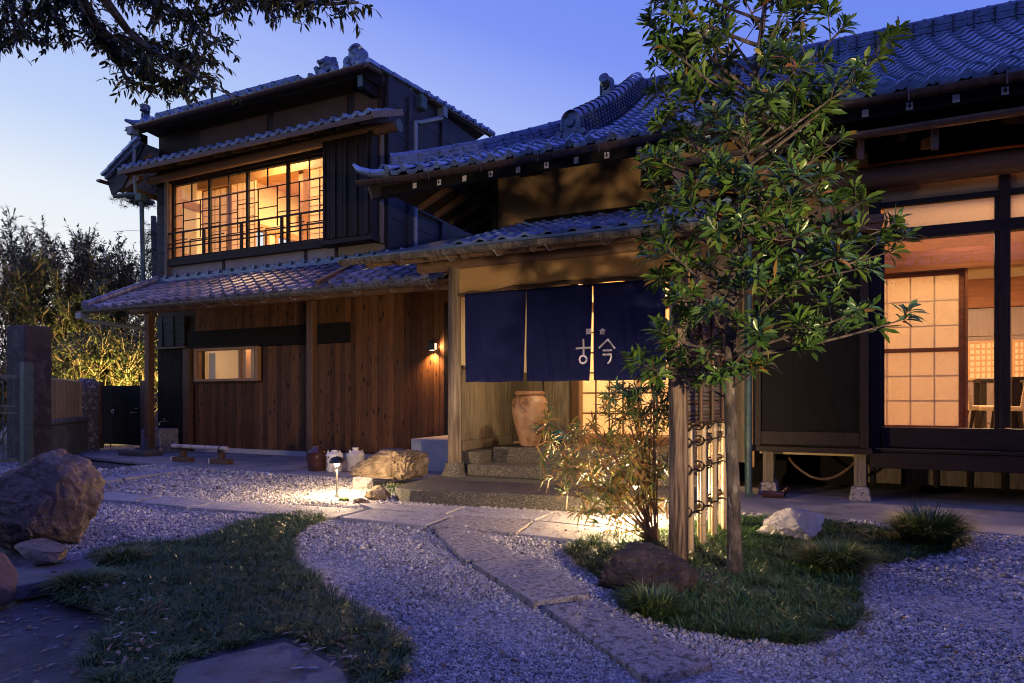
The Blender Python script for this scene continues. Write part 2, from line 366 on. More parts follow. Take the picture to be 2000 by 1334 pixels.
def glow(name, col, st):
    m, t, b = nodes(name); b.inputs['Base Color'].default_value = (*col, 1)
    b.inputs['Emission Color'].default_value = (*col, 1); b.inputs['Emission Strength'].default_value = st; return m
# ================================================================ the ground
gm = MB().quad((-300, -300, -.05), (300, -300, -.05), (300, 300, -.05), (-300, 300, -.05)).build('ground', SOIL, origin=(0, 0, -.05)); tag(gm, 'dark bare earth of the garden and the land around', kind='structure')
GP = [(-13.9, 8.9), (-9.3, 5.55), (-9.6, 7.6), (-4.6, 7.4), (-4.0, 9), (7, 9), (9, 4), (6, -2), (-1.2, -2), (-1.35, 1.2), (-1.9, 1.9), (-4.1, 2.55), (-8.0, 3.2), (-11, 4.5)]
gb = MB().prism(GP, -.03, 0.0).build('gravel_bed', GRAVB); tag(gb, 'packed grey gravel base of the forecourt', kind='structure')

def inpoly(x, y, poly):
    x = np.asarray(x); y = np.asarray(y); r = np.zeros(x.shape, bool); n = len(poly)
    for i in range(n):
        x1, y1 = poly[i]; x2, y2 = poly[(i+1) % n]
        c = ((y1 > y) != (y2 > y)) & (x < (x2-x1)*(y-y1)/((y2-y1) if y2 != y1 else 1e-9)+x1); r ^= c
    return r
def smooth_poly(pts, k=3):
    for _ in range(k):
        o = []
        for i in range(len(pts)):
            a, b = pts[i], pts[(i+1) % len(pts)]; o += [(a[0]*.75+b[0]*.25, a[1]*.75+b[1]*.25), (a[0]*.25+b[0]*.75, a[1]*.25+b[1]*.75)]
        pts = o
    return pts
# planted beds
BEDL = smooth_poly([gx(*p) for p in [(655, 1008), (600, 1030), (560, 1070), (575, 1105), (650, 1165), (730, 1210), (785, 1255), (790, 1300), (768, 1340)]]
                   + [(-1.55, 1.6), (-2.35, 1.45), (-2.75, 1.75)] + [gx(*p) for p in [(185, 1260), (240, 1200), (100, 1165), (95, 1145), (200, 1110), (175, 1085), (235, 1068), (390, 1062), (480, 1020), (580, 1005)]], 2)
BEDR = smooth_poly([gx(*p) for p in [(1100, 1082), (1130, 1060), (1200, 1050), (1290, 1040), (1440, 1012), (1600, 1018), (1740, 1040), (1890, 1045), (1893, 1065), (1770, 1100), (1700, 1105), (1665, 1130), (1695, 1190), (1680, 1215), (1600, 1258), (1500, 1258), (1330, 1235), (1225, 1200), (1215, 1170), (1180, 1140)]], 2)
soilm = MB()
soilm.prism(BEDL, -.02, .006); ob = soilm.build('planting_bed', SOIL); tag(ob, 'soil of the dark left planting bed', kind='structure')
ob = MB().prism(BEDR, -.02, .006).build('planting_bed', SOIL); tag(ob, 'soil of the right planting bed round the tree', kind='structure')
# ---------------- stone paving
SLABS = [([(139,956),(316,967),(266,979),(168,973)], PAVE), ([(319,968),(434,979),(365,990),(272,980)], PAVE),
 ([(438,979),(560,985),(500,1000),(369,991)], PAVE), ([(562,985),(716,994),(655,1010),(502,1001)], PAVE),
 ([(724,994),(889,1005),(833,1026),(662,1010)], PAVE), ([(700,982),(905,990),(870,1003),(729,993)], PAVE),
 ([(908,990),(1084,999),(1046,1015),(874,1004)], PAVE), ([(1087,999),(1270,1010),(1240,1034),(1049,1016)], PAVE),
 ([(892,1006),(1042,1016.5),(1008,1041),(838,1027)], PAVED), ([(1045,1017),(1236,1035),(1205,1062),(1012,1042)], PAVE),
 ([(848,1033),(880,1029),(935,1036),(1007,1084),(1000,1088),(908,1094),(900,1088)], PAVED), ([(920,1097),(1000,1086),(1048,1088),(1154,1154),(1150,1160),(1042,1176)], PAVED),
 ([(1058,1181),(1166,1171),(1394,1292),(1385,1297),(1268,1326)], PAVED),
 ([(132,945),(225,930),(240,934),(160,949)], PAVE), ([(227,929),(335,916),(348,920),(244,933)], PAVE)]
path = MB().prism([(-9.0, 4.9), (-5.0, 5.2), (-1.3, 5.9), (-1.2, 5.2), (-2.6, 4.6), (-5.5, 4.8)], -.03, .002).build('stone_path', GRAVB); tag(path, 'path of flat granite slabs in front of the entrance', kind='structure')
for k, (pp, mt) in enumerate(SLABS):
    zz = .033+.004*((k*7) % 3)
    pts = [at(px, py, Z=zz) for px, py in pp]; cx = sum(p.x for p in pts)/len(pts); cy = sum(p.y for p in pts)/len(pts)
    # irregular hewn edge
    pl = []
    for i in range(len(pts)):
        a, b = pts[i], pts[(i+1) % len(pts)]; n = max(1, int((b-a).length/.09))
        for j in range(n):
            q = a.lerp(b, j/n); s = .985+(.006*rnd.uniform(-1, 1) if j else 0); pl.append((cx+(q.x-cx)*s+rnd.uniform(-.004, .004), cy+(q.y-cy)*s+rnd.uniform(-.004, .004)))
    MB().prism(pl, -.03, zz).build('paving_stone', mt, path, bevel=.006, seg=2)

# ---------------- concrete aprons
ob = MB().prism([(-12.9, 7.9), gx(165, 894), gx(345, 912), gx(470, 922), gx(585, 930), gx(700, 938), (-4.9, 7.0), (-4.2, 7.0), (-4.2, 9.2), (-12.9, 9.2)], -.03, .022).build('concrete_apron', CONC, bevel=.008); tag(ob, 'smooth concrete apron under the timber wall', kind='structure')
ob = MB().prism([gx(1450, 1004), gx(1700, 1022), gx(2000, 1052), (9, 5.2), (9, 9.6), (-1.0, 9.6), (-1.0, 6.5)], -.03, .02).build('concrete_floor', CONC, bevel=.008); tag(ob, 'pale concrete floor running under the raised room', kind='structure')
# ---------------- paved flat stones in the near left
def flag(name, pp, z, label, mt):
    pl = [gx(px, py, z) for px, py in pp]; o = MB().prism(pl, -.03, z).build(name, mt, bevel=.01, seg=2); return tag(o, label, 'paving stone')
FLAGM = M('slate_flagstone', (.085, .082, .085), (.15, .145, .145), 5, .7, .5, 30, .006, dirt=((.05, .048, .05), 9, .5, .7))
flag('flagstone', [(348, 1300), (420, 1282), (555, 1252), (600, 1268), (668, 1305), (690, 1345), (560, 1420), (300, 1420)], .035, 'flat grey flagstone at the near edge of the dark grass bed', FLAGM)
mh = flag('drain_cover', [(12, 1112), (165, 1090), (195, 1108), (60, 1140), (20, 1146)], .05, 'flat grey stone slab with a finger slot in front of the big boulder', FLAGM)
p = at(105, 1117, Z=.0515); MB().lathe((p.x, p.y, .0505), [(.03, 0), (.03, .002)], 12, 1, .35).build('finger_slot', BLACKM, mh)

# ---------------- loose gravel (real stones)
def pebbles(name, poly, holes, dens, size, cam_r, label, seed, tone=(0, 1), zb=0.0, inc=None):
    g = np.random.default_rng(seed); xs = [p[0] for p in poly]; ys = [p[1] for p in poly]
    A = (max(xs)-min(xs))*(max(ys)-min(ys)); n = int(A*dens)
    x = g.uniform(min(xs), max(xs), n); y = g.uniform(min(ys), max(ys), n); k = inpoly(x, y, poly)
    for h in holes: k &= ~inpoly(x, y, h)
    if inc: k &= np.any([inpoly(x, y, h) for h in inc], axis=0)
    d = np.hypot(x, y); k &= (d >= cam_r[0]) & (d < cam_r[1])
    fw = -x*math.sin(ANG)+y*math.cos(ANG); u = (x*math.cos(ANG)+y*math.sin(ANG))/np.maximum(fw, .1)
    k &= (fw > .9) & (np.abs(u) < .95)
    x, y = x[k], y[k]; n = len(x)
    base = np.array([(1, 0, 0), (0, 1, 0), (-1, 0, 0), (0, -1, 0), (0, 0, 1), (0, 0, -1)], float)
    B = np.repeat(base[None], n, 0)*(1+.35*g.uniform(-1, 1, (n, 6, 1))); B += .22*g.uniform(-1, 1, (n, 6, 3))
    s = size*np.exp(g.normal(-.14, .38, n)); sc = np.stack([s*g.uniform(.8, 1.3, n), s*g.uniform(.7, 1.1, n), s*g.uniform(.5, .85, n)], 1)
    q = g.normal(size=(n, 4)); q[:, 1:3] *= .5; q /= np.linalg.norm(q, axis=1)[:, None]; w, a, b, c = q.T
    Rm = np.stack([np.stack([1-2*(b*b+c*c), 2*(a*b-w*c), 2*(a*c+w*b)], 1), np.stack([2*(a*b+w*c), 1-2*(a*a+c*c), 2*(b*c-w*a)], 1), np.stack([2*(a*c-w*b), 2*(b*c+w*a), 1-2*(a*a+b*b)], 1)], 1)
    V = np.einsum('nij,nkj->nki', Rm, B*sc[:, None, :])
    relief = .006*np.sin(x*5.1+1.3*np.sin(y*3.7))+.005*np.sin(y*7.3+x*2.2)
    V += np.stack([x, y, zb+s*.30+relief+g.uniform(0, size*.5, n)], 1)[:, None, :]
    F0 = np.array([(0,1,4),(1,2,4),(2,3,4),(3,0,4),(1,0,5),(2,1,5),(3,2,5),(0,3,5)])
    F = (F0[None]+6*np.arange(n)[:, None, None]).reshape(-1, 3)
    patch = .5+.5*np.sin(x*2.3+1.7*np.sin(y*1.9+.5))*np.sin(y*2.9+1.3*np.sin(x*1.4)); damp = np.clip(1.15-.45*patch+.1*g.normal(size=n), .45, 1)
    t = np.repeat(g.uniform(tone[0], tone[1], n)*damp, 6)
    o = np_mesh(name, V.reshape(-1, 3), F, GRAVEL, attr={'tone': t}, origin=(0, 0, 0)); tag(o, label, kind='stuff'); return n
GRAVEL = attrmat('crushed_gravel', [(0, (.09, .082, .075)), (.15, (.28, .262, .245)), (.55, (.44, .415, .385)), (.85, (.60, .575, .535)), (1, (.66, .58, .47))], rough=.85)
slab_h = [[gx(px, py, .02) for px, py in pp] for pp, _ in SLABS]
PLATP = [(-3.98, 8.2), (-3.95, 5.75), (-3.82, 5.50), (-3.6, 5.46), (-1.25, 5.80), (-1.0, 6.1), (-1.0, 8.2)]
LOTR = [gx(1450, 1004), gx(1700, 1022), gx(2000, 1052), (9, 5.2), (9, 12), (-4, 12), (-1.0, 6.3)]
APR = [(-12.9, 7.9), gx(165, 894), gx(345, 912), gx(470, 922), gx(585, 930), gx(700, 938), (-4.9, 7.0), (-3.9, 7.0), (-3.9, 12), (-12.9, 12)]
HO = slab_h+[BEDL, BEDR, PLATP, LOTR, APR]
n1 = pebbles('gravel', GP, HO, 34000, .0052, (0, 2.9), 'pale crushed gravel in the foreground', 1)
n2 = pebbles('gravel', GP, HO, 17000, .0066, (2.9, 4.6), 'pale crushed gravel of the middle forecourt', 2)
n3 = pebbles('gravel', GP, HO, 6500, .0095, (4.6, 8.0), 'pale crushed gravel beyond the stone path', 3)
n4 = pebbles('gravel', GP, HO, 2200, .014, (8.0, 13.5), 'grey gravel in front of the concrete apron', 4)
print('PEBBLES', n1, n2, n3, n4)
# a few gravel grains strewn over the slabs
pebbles('gravel', [(-7.8, 1.5), (0, 1.5), (0, 7), (-7.8, 7)], [], 260, .0062, (0, 7), 'stray gravel lying on the paving slabs', 60, zb=.038, inc=slab_h)

# ---------------- mondo grass beds
GRASSM = attrmat('mondo_grass_blade', [(0, (.014, .036, .014)), (.5, (.050, .120, .030)), (.85, (.12, .21, .05)), (1, (.26, .25, .10))], rough=.45, trans=.12)
def blades(name, x, y, h, wid, lean, label=None, seed=1, mat=None, parent=None, zb=.0, bend=1.0, cen=None, kind='stuff'):
    g = np.random.default_rng(seed); n = len(x)
    hh = h*np.exp(g.normal(0, .22, n)) if np.isscalar(h) else h
    az = g.uniform(0, 2*np.pi, n) if cen is None else np.arctan2(y-cen[1], x-cen[0])+g.normal(0, .7, n)
    le = lean*g.uniform(.3, 1.3, n)*bend
    ts = np.array([0, .35, .7, 1.0]); ww = np.array([.7, 1.0, .75, .05])
    out = []
    for t, w in zip(ts, ww):
        r = hh*le*(t**1.7); z = zb+hh*(t-.42*le*t*t*t); cx = x+r*np.cos(az); cy = y+r*np.sin(az)
        px_, py_ = -np.sin(az)*wid*w/2, np.cos(az)*wid*w/2
        out += [np.stack([cx-px_, cy-py_, z], 1), np.stack([cx+px_, cy+py_, z], 1)]
    V = np.stack(out, 1).reshape(-1, 3); F0 = np.array([(0,1,3,2),(2,3,5,4),(4,5,7,6)]); F = (F0[None]+8*np.arange(n)[:, None, None]).reshape(-1, 4)
    tone = np.clip(g.beta(2.2, 3.2, n)+(g.uniform(size=n) > .965)*.5, 0, 1)
    o = np_mesh(name, V, F, mat or GRASSM, parent, attr={'tone': np.repeat(tone, 8)}, origin=None if parent else (0, 0, 0))
    if kind: o['kind'] = kind
    if label: o['label'] = label
    return o
def tuft_pts(poly, dens, tuftd, seed, keep=None):
    g = np.random.default_rng(seed); xs = [p[0] for p in poly]; ys = [p[1] for p in poly]
    A = (max(xs)-min(xs))*(max(ys)-min(ys)); nt_ = int(A*tuftd)
    cx = g.uniform(min(xs), max(xs), nt_); cy = g.uniform(min(ys), max(ys), nt_); k = inpoly(cx, cy, poly)
    if keep is not None: k &= keep(cx, cy)
    cx, cy = cx[k], cy[k]; m = max(3, int(dens/tuftd)); r = .034*np.sqrt(g.uniform(0, 1, (len(cx), m))); a = g.uniform(0, 6.283, (len(cx), m))
    far = np.where(g.uniform(size=(len(cx), 1)) > .9, 1.8, 1.0); r = r*far
    x = cx[:, None]+r*np.cos(a); y = cy[:, None]+r*np.sin(a)
    return x.ravel(), y.ravel(), np.repeat(cx, m), np.repeat(cy, m), np.repeat(g.uniform(.5, 1.0, len(cx))**1+g.uniform(0, .75, len(cx))**2*1.1+.1, m)
inview = lambda x, y: ((-x*math.sin(ANG)+y*math.cos(ANG)) > 1.2)
x, y, cx, cy, s = tuft_pts(BEDL, 18000, 560, 5, inview)
fl = [gx(*p) for p in [(345, 1300), (420, 1278), (555, 1247), (605, 1262), (675, 1303), (700, 1345), (560, 1420), (300, 1420)]]
mhp = [gx(*p) for p in [(0, 1112), (165, 1085), (200, 1108), (60, 1145), (0, 1150)]]
k = ~(inpoly(x, y, fl) | inpoly(x, y, mhp))
hgt = (.050*s*np.exp(rng.normal(0, .2, len(x))))
blades('grass', x[k], y[k], hgt[k], .0050, 1.25, 'dark mondo grass filling the left bed', 11, cen=(cx[k], cy[k]))
x, y, cx, cy, s = tuft_pts(BEDR, 18000, 560, 6)
bare = (np.hypot(x+.55, y-4.0) < .22) | (np.hypot((x+.35)/1.3, y-3.75) < .12)
hgt = (.050*s*np.exp(rng.normal(0, .2, len(x)))); k = ~bare | (rng.uniform(size=len(x)) < .18)
blades('grass', x[k], y[k], hgt[k], .0050, 1.25, 'green mondo grass round the foot of the tree', 12, cen=(cx[k], cy[k]))
print('BLADES', len(x))
def clump(px, py, rad, h, n, label, seed, cat='grass clump', wid=.006, name='grass_clump', lean=1.1, z=0.0):
    c = gx(px, py, z); g = np.random.default_rng(seed); r = rad*np.sqrt(g.uniform(0, 1, n))*.55; a = g.uniform(0, 6.283, n)
    x = c[0]+r*np.cos(a); y = c[1]+r*np.sin(a); hh = h*np.exp(g.normal(0, .16, n))*(1-.25*(r/(rad*.55)))
    o = blades(name, x, y, hh, wid, lean, label, seed, cen=c, kind=None, zb=z, mat=SEDGEM); o['category'] = cat; return o
SEDGEM = attrmat('sedge_blade', [(0, (.04, .07, .02)), (.5, (.095, .15, .04)), (.85, (.22, .26, .09)), (1, (.48, .42, .22))], rough=.45, trans=.15)
clump(1812, 1068, .24, .31, 2600, 'large rounded sedge tuft at the right end of the bed', 21, lean=.85, wid=.008)
clump(1630, 1120, .20, .22, 1700, 'smaller yellow-green sedge tuft in front of the white rock', 22, lean=.9, wid=.008)
clump(1275, 1200, .17, .15, 900, 'spiky grass tuft in front of the dark boulder', 23, lean=.8, wid=.007)
clump(242, 1100, .17, .13, 900, 'dark grass tuft beside the big tan boulder', 24)
clump(160, 1150, .19, .13, 900, 'dark grass tuft at the corner of the slotted stone slab', 25)
clump(672, 978, .085, .055, 200, 'little low plant at the foot of the lit path lamp', 26, cat='small plant', name='small_plant')
pp = [at(px, py, Z=.03) for px, py in [(778, 945), (845, 938), (835, 928), (800, 925)]]
x = rng.uniform(-4.55, -4.02, 1600); y = rng.uniform(5.9, 7.1, 1600)
blades('grass', x, y, .06, .004, .9, 'strip of green mondo grass between rock and platform', 13)

# ---------------- fallen leaves
LEAFD = attrmat('dry_leaf', [(0, (.10, .045, .02)), (.4, (.22, .12, .06)), (.7, (.33, .24, .16)), (1, (.30, .33, .32))], rough=.7)
def flat_leaves(n, pts, seed, size):
    g = np.random.default_rng(seed); V = []; F = []; T = []
    for i in range(n):
        x, y, z = pts[i]; a = g.uniform(0, 6.28); l = size*g.uniform(.6, 1.4); w = l*g.uniform(.2, .32); c = g.uniform(.0, .35)*l
        b = len(V); ca, sa = math.cos(a), math.sin(a)
        for (u, v, h) in ((-.5, 0, .3), (-.15, .5, .7), (.2, .42, .5), (.5, 0, 0), (.2, -.42, .6), (-.15, -.5, 1)):
            V.append((x+u*l*ca-v*w*sa, y+u*l*sa+v*w*ca, z+h*c*.5+.003))
        F += [(b, b+1, b+2), (b, b+2, b+3), (b, b+3, b+4), (b, b+4, b+5)]; T += [g.uniform()]*6
    o = np_mesh('fallen_leaves', V, np.array(F), LEAFD, attr={'tone': T}, origin=(0, 0, 0)); tag(o, 'scattered dry fallen leaves', kind='stuff'); return o
pts = []
for _ in range(150):
    px, py = rnd.uniform(0, 330), rnd.uniform(1150, 1334); p = gx(px, py); pts.append((p[0], p[1], -.045 if not inpoly([p[0]], [p[1]], BEDL)[0] else .06))
for _ in range(26): p = gx(rnd.uniform(560, 700), rnd.uniform(1255, 1334)); pts.append((p[0], p[1], .04))
for _ in range(210):
    p = gx(rnd.uniform(600, 2000), rnd.uniform(1040, 1334)); pts.append((p[0], p[1], .022))
for _ in range(30):
    p = gx(rnd.uniform(1250, 1500), rnd.uniform(1080, 1200)); pts.append((p[0], p[1], .03))
flat_leaves(len(pts), pts, 9, .045)
# ================================================================ roof tiles
def tile_mesh(name, w, l, mat, th=.020, eave=False, amp=1.0):
    us = [0, .12, .26, .40, .54, .66, .75, .84, .92, 1.0, 1.05]
    def zf(u): return (-.020*math.sin(math.pi*u/.62) if u < .62 else .034*math.sin(math.pi*(u-.62)/.45))*amp
    m = MB(); n = len(us)
    for y, dz in ((0, 0), (l, -.012)):
        for u in us: m.v.append((u*w, y, zf(u)+dz+th))
    for u in us: m.v.append((u*w, -.001, zf(u)))
    for i in range(n-1):
        m.f.append((i, i+1, n+i+1, n+i)); m.f.append((2*n+i, 2*n+i+1, i+1, i))
    m.f.append((2*n, 0, n)); m.f.append((2*n+n-1, 2*n-1, n-1))
    if eave:
        c = (.84*w, -.006, .018*amp)
        m.tube([(c[0], -.02, c[2]), (c[0], .05, c[2]+.004)], .043*amp if amp < 1.2 else .05, 10)
        for i in range(6): pass
        b = len(m.v); us2 = [0, .15, .3, .45, .6, .7]
        for u in us2: m.v.append((u*w, -.008, zf(u)+.012))
        for u in us2: m.v.append((u*w, -.008, zf(u)-.030))
        for i in range(5): m.f.append((b+i, b+6+i, b+7+i, b+1+i))
    me = m.build(name, mat, mesh=True, origin=(0, 0, 0)); me.polygons.foreach_set('use_smooth', np.ones(len(me.polygons), dtype=bool)); me.set_sharp_from_angle(angle=RAD(40)); return me
def surf(x, yy, y0, z0, prof):  # roof height by distance behind the eave
    return z0+prof(yy-y0)
def lay_tiles(parent, me, mee, x0, n, pitch, y0, z0, slope, rows, expo, inside=None, lift=None, maxn=300, slopef=None, used=[0]):
    cand = []
    yy, zz = y0, z0
    for r in range(rows):
        sl = slope if slopef is None else slopef(yy-y0)
        for i in range(n):
            x = x0+i*pitch
            if inside and not inside(x+pitch/2, yy): continue
            z = zz+(lift(x, yy) if lift else 0); cand.append((r, Vector((x, yy, z)), sl))
        yy += expo*math.cos(sl); zz += expo*math.sin(sl)
    cand.sort(key=lambda c: (c[1].x**2+c[1].y**2))
    rest = []
    for k, (r, p, sl) in enumerate(cand):
        m = mee if r == 0 else me
        rot = (sl-.055, rnd.uniform(-.008, .008), rnd.uniform(-.006, .006)); q = p+Vector((0, 0, .018+rnd.uniform(-.002, .002)))
        if k < maxn: piece('eave_tile' if r == 0 else 'roof_tile', m, parent, q, rot)
        else: rest.append((m, q, rot))
    if rest:
        V = []; Fa = {}; off = 0; mat = me.materials[0]; vs = {}
        fl = []
        for m, q, rot in rest:
            if m.name not in vs: vs[m.name] = (np.array([v.co[:] for v in m.vertices]), [tuple(pl.vertices) for pl in m.polygons])
            v, f = vs[m.name]; Rm = np.array(Matrix.Rotation(rot[0], 3, 'X')); V.append(v@Rm.T+np.array(q)); fl += [tuple(i+off for i in ff) for ff in f]; off += len(v)
        V = np.concatenate(V); b = MB(); b.v = [tuple(p) for p in V]; b.f = fl
        o = b.build('roof_tiles', mat, parent, smooth=True); o['kind'] = 'stuff'
T25 = tile_mesh('roof_tile', .25, .27, TILE); T25E = tile_mesh('eave_tile', .25, .27, TILE, eave=True)
T27 = tile_mesh('roof_tile', .27, .27, TILE_WARM); T27E = tile_mesh('eave_tile', .27, .27, TILE_WARM, eave=True)
T23 = tile_mesh('roof_tile', .23, .27, TILE, amp=.9); T23E = tile_mesh('eave_tile', .23, .27, TILE, eave=True, amp=.9)
def ridge(parent, p, q, w, h, layers=4, mat=None, knob=.30, capr=.055, name='ridge', knobr=.022, caps=True, cap_step=.30):
    """courses of flat ridge tiles, round cap tiles and knobs"""
    mat = mat or TILE_RIDGE; p, q = Vector(p), Vector(q); d = (q-p); Ln = d.length; dn = d.normalized(); side = dn.cross(Vector((0, 0, 1))).normalized(); up = side.cross(dn).normalized()
    m = MB()
    for i in range(layers):
        z = h*(i+.5)/layers; ww = w*(1.06-.10*(i % 2))-.01*i
        n = max(1, int(Ln/.29)); off = .5*(i % 2)
        for k in range(n+1):
            a = max(0, (k-off)/n); b = min(1, (k+1-off)/n)
            if b-a < .01: continue
            m.beam(p+d*a+up*z+dn*.004, p+d*b+up*z-dn*.004, ww+rnd.uniform(-.003, .003), h/layers*.78, up=up)
    m.beam(p+up*h*.5, q+up*h*.5, w*.8, h*.98, up=up)
    r = m.build(name, mat, parent)
    n = max(2, int(Ln/cap_step)); capme = MB()
    segs = 10; Lc = Ln/n
    for (y, rr) in ((0, capr*1.12), (.03, capr*1.12), (.031, capr), (Lc, capr*.97)):
        for k in range(segs+1):
            t = math.pi*k/segs; capme.v.append((rr*math.cos(t), y, rr*math.sin(t)))
    for i in range(3):
        for k in range(segs): a = i*(segs+1)+k; capme.f.append((a, a+1, a+segs+2, a+segs+1))
    me = capme.build('cap_tile', mat, mesh=True, origin=(0, 0, 0)); me.polygons.foreach_set('use_smooth', np.ones(len(me.polygons), dtype=bool)); me.set_sharp_from_angle(angle=RAD(45))
    rot = Matrix((side, dn, up)).transposed().to_euler()
    if caps:
        for k in range(n): piece('cap_tile', me, r, p+d*(k/n)+up*(h-.005), rot)
    if knob:
        kb = MB(); 
        nk = int(Ln/knob)
        for k in range(nk):
            for i in range(1, layers+1):
                off = .0 if i % 2 else .5
                c = p+d*((k+.4+off*0)/nk)+up*(h*(i-.5)/layers) - side*0
                for sd in (1,):
                    cc = c+side*(w*.53)*sd; kb.tube([cc-dn*.012, cc+dn*.012], knobr, 6)
        if kb.v: o = kb.build('ridge_knobs', mat, r); o['kind'] = 'stuff'
    return r
def onigawara(parent, c, face, w, h, name='ridge_end_tile', mat=None):
    """round-topped ridge end plate with curled feet"""
    mat = mat or TILE_RIDGE; f = Vector(face).normalized(); s = Vector((0, 0, 1)).cross(f).normalized(); c = Vector(c); m = MB()
    prof = []
    for k in range(17):
        t = math.pi*k/16; prof.append((w*.36*math.cos(t), h*.62+h*.38*math.sin(t)))
    prof = [(w*.5, 0), (w*.52, h*.16), (w*.36, h*.30)]+prof+[(-w*.36, h*.30), (-w*.52, h*.16), (-w*.5, 0)]
    n = len(prof); b = len(m.v)
    for dz in (-.05, .05):
        for x, z in prof: m.v.append(tuple(c+s*x+Vector((0, 0, z))+f*dz))
    m.f += [tuple(range(b, b+n))[::-1], tuple(range(b+n, b+2*n))]+[(b+i, b+(i+1) % n, b+n+(i+1) % n, b+n+i) for i in range(n)]
    # raised rim, curls, boss
    rim = [c+s*x*.93+Vector((0, 0, z*.97))+f*.055 for x, z in prof[2:-2]]; m.tube(rim, .018, 6)
    for sg in (1, -1): m.tube([c+s*sg*w*.45+Vector((0, 0, h*.17))-f*.07, c+s*sg*w*.45+Vector((0, 0, h*.17))+f*.075], w*.12, 10)
    m.tube([c+Vector((0, 0, h*.55))+f*.04, c+Vector((0, 0, h*.55))+f*.085], [w*.20, w*.15], 12)
    return m.build(name, mat, parent, smooth=True)

# ================================================================ two-storey house on the left
LH = thing('two_storey_house', 'dark timber two-storey house with a glowing lattice window upstairs', 'house', (-9.4, 9.07, 0))
wall = MB()
wall.box(-11.36, -11.05, 9.09, 9.25, 0, 3.45).box(-9.39, -4.1, 9.09, 9.25, 0, 3.45).box(-11.05, -9.39, 9.09, 9.25, 0, 1.42).box(-11.05, -9.39, 9.09, 9.25, 2.04, 3.45)
wall.box(-12.2, -11.36, 9.09, 9.25, 0, 3.45)
wl = wall.build('wall', DARKV, LH)
box('foundation', CONCW, LH, -11.1, -4.1, 9.045, 9.089, .0, .11)
x = -11.1; pw = .113
while x < -4.2:
    x1 = x+pw-.004
    for z0, z1 in ([(.112, 1.405), (2.40, 3.0)] if x1 > -11.06 and x < -9.36 else [(.112, 2.04), (2.40, 3.0)] if x < -7.27 else [(.112, 3.0)]):
        MB().box(x, x1, 9.058+rnd.uniform(-.002, .002), 9.086, z0, z1).build('wall_plank', PLANK, wl, bevel=.003)
    x += pw
box('lintel_board', CHAR, LH, -11.3, -7.27, 9.03, 9.085, 2.045, 2.397, .004)
# black upper clapboards and black lower panel at the left corner
for k in range(4): box('clapboard', CHARH, wl, -12.18, -11.4, 9.05-.004*k, 9.085, 2.13+.15*k, 2.275+.15*k)
for xx in (-12.05, -11.72, -11.4): box('clapboard_batten', CHARH, wl, xx, xx+.035, 9.02, 9.05, 2.12, 2.75)
box('panel_cap', OLDW, LH, -12.2, -11.33, 8.98, 9.085, 2.075, 2.11, .004)
for k in range(6): box('black_board', CHAR, wl, -12.18+.135*k, -12.18+.135*k+.131, 9.055, 9.085, .03, 2.07, .003)
box('door_pier', BROWNV, LH, -11.36, -11.17, 8.98, 9.085, .03, 2.06, .006)
# small window
sw = MB()
for a in ((-11.07, -9.37, 1.40, 1.45), (-11.07, -9.37, 2.0, 2.05), (-11.07, -11.0, 1.4502, 1.9998), (-9.44, -9.37, 1.4502, 1.9998)): sw.box(a[0], a[1], 9.0, 9.12, a[2], a[3])
f1 = sw.build('window', HONEY, LH, bevel=.003)
box('window_frame', HONEY, f1, -9.89, -9.83, 9.03, 9.09, 1.4502, 1.9998); box('window_frame', HONEY, f1, -10.999, -10.95, 9.03, 9.09, 1.4502, 1.9998); box('window_frame', HONEY, f1, -9.49, -9.4405, 9.03, 9.09, 1.4502, 1.9998)
box('pane', GLASS, f1, -10.95, -9.89, 9.055, 9.06, 1.4502, 1.9998); box('pane', GLASS, f1, -9.83, -9.49, 9.055, 9.06, 1.4502, 1.9998)
box('sill', DARKW, f1, -11.09, -9.35, 8.985, 9.085, 1.375, 1.399); box('head_casing', DARKW, f1, -11.09, -9.35, 8.985, 9.02, 2.0505, 2.085)
# room behind the small window
rm = MB().box(-11.4, -8.9, 10.6, 10.65, 1.0, 2.6).box(-11.45, -11.4, 9.3, 10.6, 1.0, 2.6).box(-8.9, -8.85, 9.3, 10.6, 1.0, 2.6).box(-11.4, -8.9, 9.3, 10.6, 2.45, 2.5).box(-11.4, -8.9, 9.3, 10.6, .95, 1.0)
rm.build('inner_room', CREAM, LH)
box('inner_post', HONEY, LH, -10.55, -10.42, 9.7, 9.83, 1.0, 2.45); box('inner_blind', CREAM, LH, -10.90, -10.72, 9.22, 9.24, 1.46, 1.97); box('inner_shelf', BROWNV, LH, -10.4, -9.0, 10.3, 10.58, 1.70, 1.74); box('inner_post', HONEY, LH, -9.95, -9.85, 9.9, 10.0, 1.0, 2.45); box('inner_door', OLDW, LH, -11.2, -10.3, 10.4, 10.45, 1.0, 2.3)
lamp('AREA', 'small_room_light', (-10.3, 9.9, 2.42), 26, WARM2, .5, target=(-10.3, 9.9, 0))
# veranda posts, beam and rafters
for xx in (-11.6, -7.57):
    o = MB().box(xx-.065, xx+.065, 8.38, 8.51, .10 if xx < -10 else .02, 2.70).build('veranda_post', BROWNV, LH, bevel=.008)
MB().prism([(-11.74, 8.25), (-11.46, 8.25), (-11.48, 8.62), (-11.72, 8.62)], .02, .12).build('post_base', AGG, LH, bevel=.01)
box('steel_shoe', STEEL, LH, -11.668, -11.532, 8.377, 8.38-.0005, .125, .30)
MB().tube([(-12.1, 8.44, 2.78), (-4.5, 8.44, 2.78)], .075, 10).build('veranda_beam', LOG, LH, smooth=True)
for k in range(17):
    xx = -11.95+.46*k; MB().beam((xx, 7.62, 2.64), (xx, 9.06, 3.33), .055, .065).build('rafter', LOG, LH, bevel=.006)
